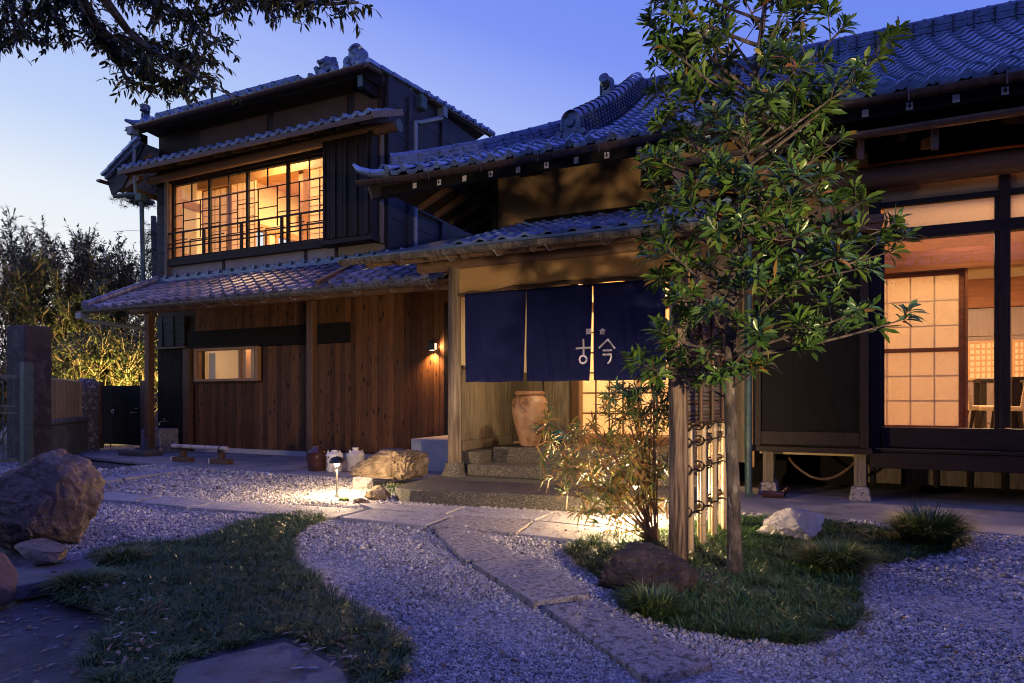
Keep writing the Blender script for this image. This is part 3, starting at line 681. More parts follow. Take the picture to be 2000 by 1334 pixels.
# lower roof
lr = MB().quad((-12.12, 7.56, 2.70), (-4.45, 7.56, 2.70), (-4.45, 9.07, 3.43), (-12.12, 9.07, 3.43)).quad((-12.12, 7.56, 2.67), (-12.12, 9.07, 3.40), (-4.45, 9.07, 3.40), (-4.45, 7.56, 2.67)).quad((-12.12, 7.56, 2.67), (-4.45, 7.56, 2.67), (-4.45, 7.56, 2.70), (-12.12, 7.56, 2.70)).quad((-12.12, 7.56, 2.67), (-12.12, 7.56, 2.70), (-12.12, 9.07, 3.43), (-12.12, 9.07, 3.40)).build('roof', LOG, LH)
lr['label'] = 'long lower pent roof of tiles with a painted lamplight tint over the veranda'
SL = math.atan2(.73, 1.51)
lay_tiles(lr, T27, T27E, -12.02, 28, .27, 7.53, 2.70, SL, 7, .235, maxn=200)
MB().tube([(-12.08, 7.50, 2.76), (-12.08, 9.0, 3.50)], .075, 10).build('verge_roll', TILE_WARM, lr, smooth=True)
for k in range(6): MB().tube([(-12.08, 7.52+.25*k, 2.775+.1208*k), (-12.08, 7.56+.25*k, 2.793+.1208*k)], .086, 10).build('verge_tile_collar', TILE_WARM, lr)
MB().beam((-6.62, 7.5, 2.78), (-6.80, 9.05, 3.50), .07, .06).build('roof_divider', BROWNH, lr)
nf = MB().box(-12.2, -4.5, 8.93, 9.06, 3.42, 3.475).box(-12.2, -4.5, 8.96, 9.06, 3.476, 3.52).build('flashing_course', TILE_RIDGE, LH)
me = MB().tube([(0, -.03, 0), (0, .09, 0)], .034, 8).build('flashing_knob', TILE_RIDGE, mesh=True, origin=(0, 0, 0))
for k in range(26): piece('flashing_knob', me, nf, (-12.1+.3*k, 8.95, 3.52))
g = MB().gutter((-12.16, 7.46, 2.665), (-4.52, 7.46, 2.655), .062).build('gutter', STREAK, LH)
hk = MB().tube([(0, .06, -.01), (0, 0, -.066), (0, -.055, -.02)], .006, 5).tube([(0, .06, -.01), (.02, .16, .0)], .006, 5).tube([(0, -.02, -.065), (.03, .02, -.12), (.07, .05, -.10)], .006, 5).build('gutter_hook', STEEL, mesh=True, origin=(0, 0, 0))
for k in range(13): piece('gutter_hook', hk, g, (-11.9+.6*k, 7.46, 2.665))
bp = MB().tube([(-12.08, 7.46, 2.60), (-12.05, 7.50, 2.50), (-11.98, 7.75, 2.47), (-11.78, 8.52, 2.42), (-11.76, 8.56, 2.2), (-11.76, 8.56, .1)], .042, 10).box(-12.15, -12.0, 7.39, 7.53, 2.52, 2.63).build('downpipe', PIPE, LH, smooth=True)
# plaster band, sill beam, upper wall
box('plaster_band', PALE, LH, -12.1, -6.62, 9.07, 9.2, 3.52, 3.74)
for xx in (-10.35, -8.3, -7.6): box('wall_stud', DARKV, LH, xx, xx+.07, 9.055, 9.07-.001, 3.52, 3.74)
box('sill_beam', DARKW, LH, -11.86, -6.7, 8.98, 9.16, 3.74, 3.885, .004)
for k in range(11): box('clapboard', CHARH, wl, -12.2, -11.87, 9.05-.003*(k % 2), 9.2, 3.45+.2*k, 3.643+.2*k)
box('corner_board', OLDW, LH, -11.87, -11.79, 8.96, 9.2, 3.5, 5.45, .004)
box('window_head', DARKW, LH, -12.15, -6.65, 9.0, 9.2, 5.42, 5.75, .004)
# plaster and dark frieze above the hisashi
fr = MB().box(-12.2, -6.62, 9.09, 9.2, 5.75, 6.7).build('frieze_wall', DARKW, LH)
for a, b_ in ((-10.98, -9.22), (-9.05, -7.35), (-7.18, -6.70)): box('plaster_panel', BROWNP, fr, a, b_, 9.075, 9.0895, 6.02, 6.38)
# ---------------- lattice window upstairs
WX0, WX1, WZ0, WZ1 = -11.74, -7.64, 3.885, 5.42
win = MB()
bx = [-11.74, -10.712, -9.708, -8.70, -7.70]
for i, xx in enumerate(bx): win.box(xx-.028, xx+.028, 9.06, 9.12, WZ0+.0455, WZ1-.0455)
win.box(WX0-.05, WX1, 9.05, 9.13, WZ0, WZ0+.045).box(WX0-.05, WX1, 9.05, 9.13, WZ1-.045, WZ1)
uw = win.build('window', DARKV, LH, bevel=.003); uw['label'] = 'wide upstairs window with a stepped lattice and lit room'
box('inner_jamb', HONEY, uw, WX0-.05, WX0-.029, 9.01, 9.3, WZ0, WZ1)
for i in range(4):
    a, b_ = bx[i]+.028, bx[i+1]-.028; w = b_-a; z = lambda t: WZ1-.0455-(WZ1-WZ0-.09)*t
    def vb(u, t0, t1, th=.016): box('lattice_bar', DARKV, uw, a+w*u-th/2, a+w*u+th/2, 9.078, 9.098, z(t1), z(t0))
    def hb(u0, u1, t, th=.015, n='lattice_bar'): box(n, DARKV, uw, a+w*u0, a+w*u1, 9.0785, 9.0975, z(t)-th/2, z(t)+th/2)
    hb(0, 1, .25, .018); vb(.5, 0, .25, .022); vb(.25, .25, .76); vb(.75, .25, .76)
    hb(0, .25, .42); hb(0, .25, .60); hb(.25, .75, .505); hb(.75, 1, .41); hb(.75, 1, .59); hb(0, .37, .76)
    hb(.45, .95, .78); vb(.45, .78, 1.0, .012)
    MB().box(a, b_, 9.088, 9.092, WZ0+.046, WZ1-.046).build('pane', GLASS, uw)
# railing in front of the window
rl = MB()
for t, th in ((.675, .030), (.825, .020), (.885, .020)):
    z_ = WZ1-.0455-(WZ1-WZ0-.09)*t; rl.box(WX0-.05, WX1, 8.985, 9.015, z_-th/2, z_+th/2)
rb = rl.build('window_railing', DARKW, LH)
for i in range(4):
    for u, ww in ((.37, .022), (.93, .05)):
        xx = bx[i]+(bx[i+1]-bx[i])*u; box('baluster', DARKV, rb, xx-ww/2, xx+ww/2, 8.98, 9.02, WZ0, WZ1-.0455-(WZ1-WZ0-.09)*.675-.0155)
# ---------------- upstairs room
rm = MB().box(-12.15, -6.7, 16.0, 16.05, 3.85, 6.3).box(-6.72, -6.65, 9.25, 16, 3.85, 6.3).box(-12.15, -6.7, 9.25, 16, 3.80, 3.85)
rm.box(-12.2, -12.12, 9.25, 16, 3.85, 4.15).box(-12.2, -12.12, 9.25, 16, 5.15, 6.3).box(-12.2, -12.12, 9.25, 10.4, 4.15, 5.15).box(-12.2, -12.12, 11.9, 12.2, 4.15, 5.15).box(-12.2, -12.12, 13.9, 14.2, 4.15, 5.15)
rm.build('upstairs_room', CREAM, LH)
box('upstairs_ceiling', HONEY, LH, -12.15, -6.7, 9.25, 16, 6.3, 6.35)
ib = MB().box(-12.12, -12.06, 9.3, 16, 5.15, 5.30).box(-12.12, -12.06, 9.3, 16, 4.10, 4.16).box(-12.12, -6.8, 9.95, 10.05, 5.62, 5.80)
for yy in (10.4, 11.15, 11.9, 12.2, 13.05, 13.9, 14.2): ib.box(-12.13, -12.06, yy, yy+.07, 4.16, 5.15)
ib.box(-12.0, -6.8, 12.9, 13.0, 5.55, 5.85).box(-9.3, -9.18, 10, 10.12, 3.9, 5.62).box(-11.2, -11.08, 9.95, 10.05, 3.9, 5.62)
ib.build('room_timber', HONEY, LH)
def shoji(parent, x0, x1, y, z0, z1, nx, nz, fw=.03, mat=HONEY, kumiko=.007, mid=None, front=False):
    m = MB().box(x0, x1, y-.015, y+.015, z0, z0+fw).box(x0, x1, y-.015, y+.015, z1-fw, z1).box(x0, x0+fw, y-.0155, y+.0155, z0, z1).box(x1-fw, x1, y-.0155, y+.0155, z0, z1)
    if mid: m.box(x0+fw, x1-fw, y-.014, y+.014, mid-fw*.4, mid+fw*.4)
    s = m.build('shoji_screen', mat, parent); X0, X1, Z0, Z1 = x0+fw, x1-fw, z0+fw, z1-fw
    box('paper', PAPER, s, X0, X1, y-.001, y+.001, Z0, Z1)
    for k in range(1, nx): xx = X0+(X1-X0)*k/nx; box('kumiko_bar', mat, s, xx-kumiko/2, xx+kumiko/2, *((y-.010, y-.0012) if front else (y+.0012, y+.010)), Z0, Z1)
    for k in range(1, nz): zz = Z0+(Z1-Z0)*k/nz; box('kumiko_bar', mat, s, X0, X1, *((y-.0098, y-.0014) if front else (y+.0014, y+.0098)), zz-kumiko/2, zz+kumiko/2)
    return s
shoji(LH, -12.02, -11.25, 10.0, 3.9, 5.60, 4, 9, mat=HONEY, kumiko=.012, front=True)
shoji(LH, -11.05, -10.35, 9.9, 3.9, 5.60, 4, 9, mat=HONEY, kumiko=.012, front=True)
shoji(LH, -8.95, -7.9, 9.9, 3.9, 5.60, 4, 9, mat=HONEY, kumiko=.012, front=True)
lamp('AREA', 'upstairs_ceiling_light', (-9.4, 12.0, 6.25), 520, WARM, 1.2, target=(-9.4, 12.0, 0))
lamp('AREA', 'upstairs_corridor_light', (-9.6, 9.55, 6.2), 110, WARM, .5, target=(-9.6, 9.7, 0))
# ---------------- shutter box at the right of the window
sb = MB().box(-7.62, -6.62, 8.80, 9.0, 3.78, 5.50).build('shutter_box', DARKV, LH)
for k in range(7): box('shutter_board', DARKV, sb, -7.615+.14*k, -7.615+.14*k+.134, 8.775, 8.80, 3.80, 5.49, .003)
for k in range(5): box('shutter_batten', DARKV, sb, -7.60+.228*k, -7.56+.228*k, 8.745, 8.775, 3.81, 5.48, .003)
box('shutter_side', DARKV, LH, -6.66, -6.60, 8.78, 9.30, 3.70, 5.52)
box('shutter_box_base', DARKW, sb, -7.66, -6.58, 8.74, 9.0, 3.70, 3.779, .004)
# ---------------- hisashi over the window
hs = MB().quad((-12.3, 8.3, 5.55), (-6.2, 8.3, 5.53), (-6.2, 9.08, 5.87), (-12.3, 9.08, 5.89)).quad((-12.3, 8.3, 5.52), (-12.3, 9.08, 5.86), (-6.2, 9.08, 5.84), (-6.2, 8.3, 5.50)).quad((-12.3, 8.3, 5.52), (-6.2, 8.3, 5.50), (-6.2, 8.3, 5.53), (-12.3, 8.3, 5.55)).quad((-6.2, 8.3, 5.50), (-6.2, 9.08, 5.84), (-6.2, 9.08, 5.87), (-6.2, 8.3, 5.53)).build('hisashi', DARKW, LH); hs['label'] = 'narrow tiled pent roof over the upstairs window'
lay_tiles(hs, T23, T23E, -12.3, 26, .233, 8.28, 5.545, math.atan2(.34, .78), 3, .235, maxn=90)
box('hisashi_fascia', BROWNH, hs, -12.3, -6.2, 8.27, 8.298, 5.44, 5.52)
for k in range(13): xx = -12.1+.47*k; MB().beam((xx, 8.32, 5.44), (xx, 9.0, 5.74), .05, .07).build('rafter', DARKV, hs)
MB().beam((-6.2, 8.27, 5.50), (-6.2, 9.1, 5.87), .03, .10).build('verge_board', OLDW, hs)
MB().tube([(-12.2, 8.9, 5.50), (-6.14, 8.9, 5.56)], .085, 14).build('log_purlin', LOG, LH, smooth=True)
MB().tube([(-6.139, 8.9, 5.56), (-6.12, 8.9, 5.56)], .10, 20).build('copper_end_cap', VERD, LH)
# ---------------- west lean-to seen end-on
wr = MB().beam((-13.15, 8.62, 5.62), (-12.1, 8.62, 6.18), .06, .05).quad((-13.2, 8.6, 5.62), (-12.15, 8.6, 6.20), (-12.15, 15, 6.20), (-13.2, 15, 5.62)).quad((-13.2, 8.6, 5.59), (-13.2, 15, 5.59), (-12.15, 15, 6.17), (-12.15, 8.6, 6.17)).build('west_roof', TILE, LH)
for k in range(5): MB().beam((-13.2+.22*k, 8.57, 5.66+.1215*k), (-12.97+.22*k, 8.57, 5.765+.1215*k), .09, .05).build('verge_tile', TILE, wr)
MB().add([(-13.05, 8.66, 5.25), (-12.72, 8.66, 5.36), (-12.05, 8.66, 6.15), (-12.2, 8.66, 6.15), (-13.2, 8.66, 5.58)], [(0, 1, 2, 3, 4)]).add([(-13.05, 8.70, 5.25), (-12.72, 8.70, 5.36), (-12.05, 8.70, 6.15), (-12.2, 8.70, 6.15), (-13.2, 8.70, 5.58)], [(4, 3, 2, 1, 0)]).build('barge_board', CHARH, wr)
for k in range(7): MB().beam((-13.05, 8.9+.75*k, 5.55), (-12.2, 8.9+.75*k, 6.02), .06, .07).build('rafter', HONEY, wr)
MB().beam((-12.95, 8.8, 5.45), (-12.95, 15, 5.45), .08, .1).beam((-12.2, 8.7, 5.5), (-12.9, 8.75, 5.36), .09, .1).build('outrigger_beam', BROWNH, wr)
MB().gutter((-13.24, 8.5, 5.56), (-13.24, 15, 5.56), .06).build('gutter', COPPER, wr)
MB().tube([(-13.1, 8.75, 5.36), (-13.05, 8.72, 5.25), (-12.5, 8.72, 5.22), (-12.30, 8.74, 5.19), (-12.27, 8.76, 5.1), (-12.27, 8.80, 3.3)], .042, 10).box(-12.36, -12.19, 8.68, 8.84, 5.06, 5.20).build('downpipe', VERD, wr, smooth=True)
# ---------------- main roof upstairs
gable = MB().add([(-12.3, 8.72, 6.50), (-6.67, 8.72, 6.50), (-6.62, 9.35, 6.42), (-12.3, 9.35, 6.42)], [(0, 3, 2, 1)])
ur = MB()
E0, E1, E2, W0 = (-6.62, 8.66, 6.56), (-6.62, 10.36, 6.77), (-6.55, 12.9, 7.0), (-12.32, 8.66, 6.54)
ur.add([W0, E0, (-7.6, 9.5, 6.86), (-12.3, 9.5, 6.86)], [(0, 1, 2, 3)]).add([E0, E1, E2, (-8.2, 12.9, 7.55), (-7.6, 9.5, 6.86)], [(0, 1, 4), (1, 3, 4), (1, 2, 3)])
ur.add([W0, E0, (-6.7, 9.2, 6.46), (-12.2, 9.2, 6.44)], [(3, 2, 1, 0)]).add([E0, E1, E2, (-7.0, 12.9, 6.8), (-7.0, 9.2, 6.4)], [(0, 4, 3, 2, 1)])
ur.add([(-12.3, 9.5, 6.86), (-7.6, 9.5, 6.86), (-8.2, 12.9, 7.4), (-12.3, 12.9, 6.9)], [(0, 1, 2, 3)])
urf = ur.build('upper_roof', DARKW, LH); urf['label'] = 'low tiled main roof with carved ridge ends'
box('eave_fascia', CHAR, urf, -12.3, -6.64, 8.69, 8.72, 6.40, 6.53)
lay_tiles(urf, T25, T25E, -12.25, 22, .252, 8.62, 6.55, math.atan2(.30, .80), 3, .235, maxn=66)
for k in range(12):   # stepped verge and eave tiles down the east side
    t = k/11; a = Vector(E0).lerp(Vector(E1), min(1, t*2.2)) if t*2.2 < 1 else Vector(E1).lerp(Vector(E2), (t-1/2.2)/(1-1/2.2))
    MB().beam(a+Vector((.02, 0, .06)), a+Vector((.02, .30, .085)), .12, .085).build('verge_tile', TILE, urf, bevel=.015)
for k in range(9): a = Vector(E1).lerp(Vector(E2), k/8.6); MB().tube([a+Vector((.10, .1, .06)), a+Vector((-.2, .1, .11))], .052, 8).build('eave_tile', TILE, urf)
MB().gutter((-12.42, 8.58, 6.49), (-6.60, 8.58, 6.51), .060).gutter((-6.56, 8.56, 6.51), (-6.56, 8.95, 6.55), .055).gutter((-6.50, 10.4, 6.72), (-6.46, 12.9, 6.95), .055).build('gutter', COPPER, urf)
MB().tube([(-6.50, 10.9, 6.68), (-6.50, 10.9, 6.55), (-6.58, 10.2, 6.2), (-6.50, 9.95, 6.1), (-6.50, 9.95, 3.0)], .04, 8).box(-6.57, -6.43, 10.83, 10.98, 6.55, 6.74).build('downpipe', PIPE, urf, smooth=True)
MB().beam((-6.70, 8.70, 6.45), (-6.68, 10.5, 6.60), .10, .17).build('barge_beam', CHAR, urf)
MB().box(-6.63, -6.46, 10.1, 10.3, 6.42, 6.68).build('copper_beam_end', VERD, urf, bevel=.02)
MB().box(-6.80, -6.70, 8.66, 8.69, 6.22, 6.42).build('copper_beam_end', VERD, urf, bevel=.01)
box('ridge_beam', CHAR, urf, -6.81, -6.69, 8.692, 9.1, 6.20, 6.42)
rg = ridge(urf, (-12.45, 9.25, 6.80), (-8.6, 9.25, 6.80), .16, .22, 3, knob=.30, knobr=.02)
MB().tube([(-12.36, 8.9, 6.70), (-12.55, 8.76, 6.70), (-12.66, 8.68, 6.74)], [.07, .055, .03], 8).build('corner_horn_tile', TILE, urf, smooth=True)
onigawara(urf, (-12.40, 8.95, 6.62), (-.4, -1, 0), .30, .34)
p = Vector((-12.33, 8.88, 6.92)); MB().lathe(tuple(p), [(.05, 0), (.10, .02), (.085, .05), (.10, .08), (.10, .13), (.09, .13)], 12).build('ridge_end_crown', TILE_RIDGE, urf, smooth=True)
MB().add([(-12.5, 8.64, 6.44), (-12.1, 8.64, 6.44), (-12.1, 8.64, 6.52), (-12.65, 8.64, 6.52)], [(0, 1, 2, 3)]).box(-12.45, -12.28, 8.66, 8.9, 6.15, 6.43).build('corner_bracket', CHAR, urf)
MB().tube([(-12.27, 8.58, 6.45), (-12.25, 8.6, 6.2), (-12.38, 8.68, 5.75), (-12.36, 8.7, 5.20)], .035, 8).box(-12.35, -12.2, 8.5, 8.66, 6.33, 6.47).build('downpipe', PIPE, urf, smooth=True)
# carved ridge ends at the corner: clustered discs and a lion-like curl
d1 = MB(); c = at(700, 122, Y=8.85)
d1.tube([(c.x-.02, 8.95, c.z+.12), (c.x-.02, 8.80, c.z+.13)], .155, 20).tube([(c.x-.02, 8.80, c.z+.13), (c.x-.02, 8.77, c.z+.13)], [.155, .10], 20)
for dx, dz in ((-.17, .02), (.17, -.04), (.0, -.02)): d1.tube([(c.x+dx, 8.97, c.z+dz), (c.x+dx, 8.76, c.z+dz)], .085, 14).tube([(c.x+dx, 8.76, c.z+dz), (c.x+dx, 8.73, c.z+dz)], [.055, .05], 10)
for k in range(-3, 4): a = math.pi/2+k*.33; d1.tube([(c.x-.02+.10*math.cos(a), 8.77, c.z+.13+.10*math.sin(a)), (c.x-.02+.15*math.cos(a), 8.79, c.z+.13+.15*math.sin(a))], .03, 6)
d1.beam((c.x-.28, 8.9, c.z-.09), (c.x+.28, 8.9, c.z-.15), .16, .10)
d1.build('ridge_end_tile', TILE_RIDGE, urf, smooth=True)
c = at(640, 130, Y=8.95)
bm_ = MB()
N = 14
for i in range(N+1):
    for j in range(20):
        t = math.pi*i/N; u = 2*math.pi*j/20; n_ = Vector((math.cos(t)*1.0, math.sin(t)*math.cos(u), math.sin(t)*math.sin(u)))
        r = 1+.16*noise.noise(n_*3.1)+.10*math.sin(9*t)*math.sin(t)
        bm_.v.append((c.x+.19*n_.x*r, 8.98+.13*n_.y*r, c.z+.03+.14*n_.z*r))
for i in range(N):
    for j in range(20): a = i*20+j; b_ = i*20+(j+1) % 20; bm_.f.append((a, b_, b_+20, a+20))
for dx in (-.10, -.02): bm_.tube([(c.x+dx, 8.86, c.z+.05), (c.x+dx, 8.82, c.z+.05)], .035, 8)
bm_.beam((c.x-.21, 8.9, c.z+.0), (c.x-.16, 8.9, c.z-.12), .08, .07).beam((c.x-.19, 8.92, c.z-.12), (c.x+.2, 8.92, c.z-.07), .14, .08)
bm_.build('ridge_end_tile', TILE_RIDGE, urf, smooth=True)
# ---------------- east side wall
ew = MB().box(-6.64, -6.605, 9.2, 13.5, 2.9, 6.65).box(-12.15, -6.6, 16.05, 16.1, 0, 6.3).box(-6.65, -6.6, 9.25, 16, 0, 3.0).build('side_wall', DARKV, LH)
for k in range(15): MB().box(-6.604, -6.585+.004*(k % 2), 9.24, 13.4, 2.95+.25*k, 3.193+.25*k).build('clapboard', CHARH, ew)
for yy in (9.16, 9.80, 10.95): box('wall_post', CHARH, LH, -6.60, -6.53, yy, yy+.09, 3.3, 6.5, .004)
box('corner_board', OLDW, LH, -6.62, -6.57, 9.0, 9.10, 3.7, 5.55, .004)
w = MB().box(-6.56, -6.53, 10.15, 10.95, 4.52, 4.57).box(-6.56, -6.53, 10.15, 10.95, 4.85, 4.9).box(-6.56, -6.53, 10.15, 10.2, 4.57, 4.85).box(-6.56, -6.53, 10.88, 10.95, 4.57, 4.85).build('side_window', CHARH, LH)
box('pane', glow('lit_frosted_pane', (1.0, .66, .40), 1.1), w, -6.57, -6.565, 10.2, 10.88, 4.57, 4.85)
MB().beam((-6.45, 9.95, 3.78), (-6.45, 11.6, 4.35), .10, .12).build('sloping_brace', CHARH, LH)
MB().quad((-6.5, 9.9, 3.66), (-5.2, 9.9, 3.66), (-5.2, 11.6, 4.25), (-6.5, 11.6, 4.25)).build('valley_roof', TILE, LH)
# ================================================================ entrance porch
PO = thing('entrance_porch', 'entrance porch with copper-edged roof, log rafters and stone steps', 'porch', (-2.5, 6.72, .15))
box('door_frame', DARKV, LH, -5.34, -5.22, 9.0, 9.085, .03, 2.6, .004)
po = MB().tube([(-3.838, 6.72, .30), (-3.838, 6.72, 2.62)], [.082, .074], 18).build('pillar', PILLAR, PO, smooth=True)
MB().lathe((-3.838, 6.72, .10), [(.17, 0), (.165, .05), (.125, .11), (.11, .20)], 18).build('pillar_base', AGG, PO, smooth=True)
MB().tube([(-1.18, 6.72, .15), (-1.18, 6.72, 2.6)], .07, 14).build('pillar', PILLAR, PO, smooth=True)
MB().tube([(-4.33, 6.72, 2.655), (-.9, 6.72, 2.655)], .072, 14).build('log_beam', LOG, PO, smooth=True)
# roof deck
sl = .353
def cz(y): return 2.62+sl*(y-5.85)
MB().quad((-4.72, 5.85, cz(5.85)), (-.72, 5.85, cz(5.85)), (-.72, 8.2, cz(8.2)), (-4.0, 8.2, cz(8.2))).quad((-4.72, 5.85, cz(5.85)-.03), (-4.0, 8.2, cz(8.2)-.03), (-.72, 8.2, cz(8.2)-.03), (-.72, 5.85, cz(5.85)-.03)).quad((-4.72, 5.85, 2.59), (-.72, 5.85, 2.59), (-.72, 5.85, 2.62), (-4.72, 5.85, 2.62)).quad((-4.72, 5.85, 2.59), (-4.72, 5.85, 2.62), (-4.0, 8.2, cz(8.2)), (-4.0, 8.2, cz(8.2)-.03)).quad((-.72, 5.85, 2.59), (-.72, 8.2, cz(8.2)-.03), (-.72, 8.2, cz(8.2)), (-.72, 5.85, 2.62)).build('roof', PATROOF, PO)
pr = MB().beam((-4.72, 5.86, 2.635), (-.72, 5.86, 2.635), .03, .02).build('roof_edge', PATROOF, PO)
TL = math.atan(sl); TP = tile_mesh('roof_tile', .25, .27, TILE, amp=.75, th=.03)
prt = box('tile_batten', PATROOF, PO, -3.6, -.75, 6.02, 6.04, cz(6.02)+.001, cz(6.02)+.02)
lay_tiles(prt, TP, TP, -3.60, 11, .255, 6.02, cz(6.02), TL, 9, .235, maxn=99)
MB().gutter((-4.76, 5.78, 2.60), (-.66, 5.78, 2.575), .058).build('gutter', STREAK, PO)
for k in range(8): piece('gutter_hook', hk, PO, (-4.5+.55*k, 5.78, 2.60))
for xx in (-4.50, -4.104, -3.70, -3.293, -2.90, -2.51, -2.12, -1.727, -1.343, -.95):
    MB().tube([(xx, 5.96, cz(5.96)-.095), (xx, 8.1, cz(8.1)-.095)], [.043, .05], 10).build('log_rafter', LOG, PO, smooth=True)
MB().tube([(-4.66, 6.1, 2.60), (-.8, 6.1, 2.585)], .03, 8).build('bamboo_purlin', LOG, PO)
# earth-plaster fascia with curved lower log
fas = MB(); n = 14; xs = [-3.76+(2.50)*k/n for k in range(n+1)]; zb = [2.285+.045*math.sin(math.pi*(k/n-.05))+.012*math.sin(k*1.9) for k in range(n+1)]
for i in range(n):
    fas.add([(xs[i], 6.69, zb[i]), (xs[i+1], 6.69, zb[i+1]), (xs[i+1], 6.69, 2.60), (xs[i], 6.69, 2.60), (xs[i], 6.75, zb[i]), (xs[i+1], 6.75, zb[i+1]), (xs[i+1], 6.75, 2.60), (xs[i], 6.75, 2.60)], [(0,1,2,3),(5,4,7,6),(0,4,5,1)])
fas.build('plaster_fascia', OCHRE, PO)
MB().tube([(xs[i], 6.70, zb[i]) for i in range(n+1)], [.026+.004*math.sin(i*2.3) for i in range(n+1)], 10).build('curved_log', LOG, PO, smooth=True)
# side walls, dado, back wall
pw_ = MB().box(-3.84, -3.80, 6.80, 8.24, .46, 2.6).build('side_wall', CREAM, PO)
for k in range(7): box('dado_board', OLDW, pw_, -3.799, -3.785, 6.80+.205*k, 6.80+.205*k+.202, .555, 1.42, .003)
box('skirting', OLDW, pw_, -3.7995, -3.765, 6.80, 8.235, .43, .552, .004)
box('dado_rail', OLDW, pw_, -3.7995, -3.765, 6.80, 8.235, 1.422, 1.46, .003)
box('side_kerb', AGG, PO, -3.90, -3.54, 6.80, 8.24, .15, .428, .01)
bw = MB().box(-3.80, -2.86, 8.24, 8.28, .46, 2.9).build('back_wall', CREAM, PO)
for k in range(2): box('dado_board', OLDW, bw, -3.76+.44*k, -3.325+.44*k, 8.215, 8.2395, .555, 1.42, .003)
box('skirting', OLDW, bw, -3.76, -2.88, 8.205, 8.2395, .462, .552, .004); box('back_post', OLDW, bw, -3.80, -3.765, 8.19, 8.2395, .462, 2.6); box('back_post', OLDW, bw, -3.28, -3.22, 8.18, 8.2395, .462, 2.6, .004)
box('back_post', BROWNV, bw, -2.88, -2.78, 8.16, 8.28, .462, 2.6, .004)
# east wall of the porch
box('east_wall', OCHRE, PO, -1.12, -1.07, 6.8, 8.24, .3, 2.9)
box('board_wall', OLDW, PO, -1.06, -.63, 7.60, 7.64, .35, 3.2)
# sliding shoji entrance
ent = box('entrance_frame', HONEY, PO, -2.78, -1.12, 8.19, 8.27, .462, .53); box('entrance_lintel', HONEY, PO, -2.78, -1.12, 8.19, 8.27, 2.25, 2.33)
for k, (a, b_) in enumerate(((-2.77, -1.97), (-1.99, -1.13))):
    y = 8.215+.03*k; e = MB().box(a, a+.035, y-.012, y+.012, .531, 2.249).box(b_-.035, b_, y-.012, y+.012, .531, 2.249).box(a+.0352, b_-.0352, y-.012, y+.012, .531, .60).box(a+.0352, b_-.0352, y-.012, y+.012, 2.2, 2.249).build('sliding_door', HONEY, PO)
    box('paper', PAPER, e, a+.035, b_-.035, y-.001, y+.001, .60, 2.2)
    for q in range(1, 4): xx = a+.035+(b_-a-.07)*q/4; box('door_bar', BROWNV, e, xx-.010, xx+.010, y-.010, y-.0012, .60, 2.2)
    for q in range(1, 6): zz = .60+1.6*q/6; box('door_bar', BROWNV, e, a+.035, b_-.035, y-.0098, y-.0014, zz-.010, zz+.010)
box('porch_ceiling', BROWNH, PO, -3.8, -1.1, 6.8, 8.24, 2.62, 2.64)
hallw = MB().box(-3.9, -1.0, 10.4, 10.45, .4, 3).box(-3.9, -3.85, 8.3, 10.4, .4, 3).box(-1.0, -.95, 8.3, 10.4, .4, 3).box(-3.9, -1, 8.3, 10.4, .42, .46).box(-3.9, -1, 8.3, 10.4, 2.95, 3).build('entrance_hall', CREAM, PO)
lamp('AREA', 'hall_light', (-2.3, 9.5, 2.9), 260, WARM2, .8, target=(-2.3, 9.5, 0))
pd = MB().tube([(-1.75, 6.95, 2.55), (-1.75, 6.95, 2.62)], .045, 14).build('downlight_can', BLACKM, PO)
lamp('SPOT', 'porch_downlight', (-1.75, 7.0, 2.52), 170, (1, .73, .42), .05, target=(-3.1, 7.6, .5), spot_size=RAD(115), spot_blend=.8)
# stone platform and steps
pl_ = PLATP
MB().prism(smooth_poly([(-3.98, 8.2), (-3.97, 6.2), (-3.93, 5.70), (-3.88, 5.54), (-3.72, 5.47), (-3.4, 5.49), (-1.25, 5.80), (-1.0, 6.1), (-1.0, 8.2)], 1), 0, .15).build('stone_platform', AGG, PO, bevel=.015, seg=2)
box('stone_step', AGG, PO, -3.66, -1.02, 6.70, 7.12, .151, .288, .012)
box('stone_step', AGG, PO, -3.53, -1.02, 7.10, 8.24, .152, .468, .012)

# ================================================================ noren curtain
NR = thing('entrance_curtain', 'indigo split curtain with white lettering hung across the entrance', 'noren curtain', (-2.5, 6.66, 1.25))
MB().tube([(-3.72, 6.655, 2.275), (-1.22, 6.655, 2.275)], .013, 8).build('curtain_pole', LOG, NR)
def fold(x, z, pan):
    t = max(0, (2.29-z)/1.04); return 6.64+.020*t*math.sin(x*13+pan*1.7+.6*math.sin(z*3))+.013*t**1.5*math.sin(x*29+pan*2.1+z*2.5)+.006*math.sin(x*57+z*7)*t+.014*t
edges = [(-3.655, -3.66, -2.880, -2.915), (-2.872, -2.885, -2.106, -2.135), (-2.094, -2.098, -1.330, -1.322)]
for p_, (t0, b0, t1, b1) in enumerate(edges):
    V = []; F = []; nx, nz = 40, 28
    for j in range(nz+1):
        s = j/nz; z = 2.285-1.035*s; a = t0+(b0-t0)*s**1.5; b_ = t1+(b1-t1)*s**1.5
        for i in range(nx+1): u = i/nx; x = a+(b_-a)*u; V.append((x, fold(x, z, p_), z+.004*math.sin(u*9+p_)*s))
    for j in range(nz):
        for i in range(nx): q = j*(nx+1)+i; F.append((q, q+nx+1, q+nx+2, q+1))
    o = np_mesh('curtain_panel', V, np.array(F), NAVY, NR, smooth=True)
    so = o.modifiers.new('thickness', 'SOLIDIFY'); so.thickness = .0025
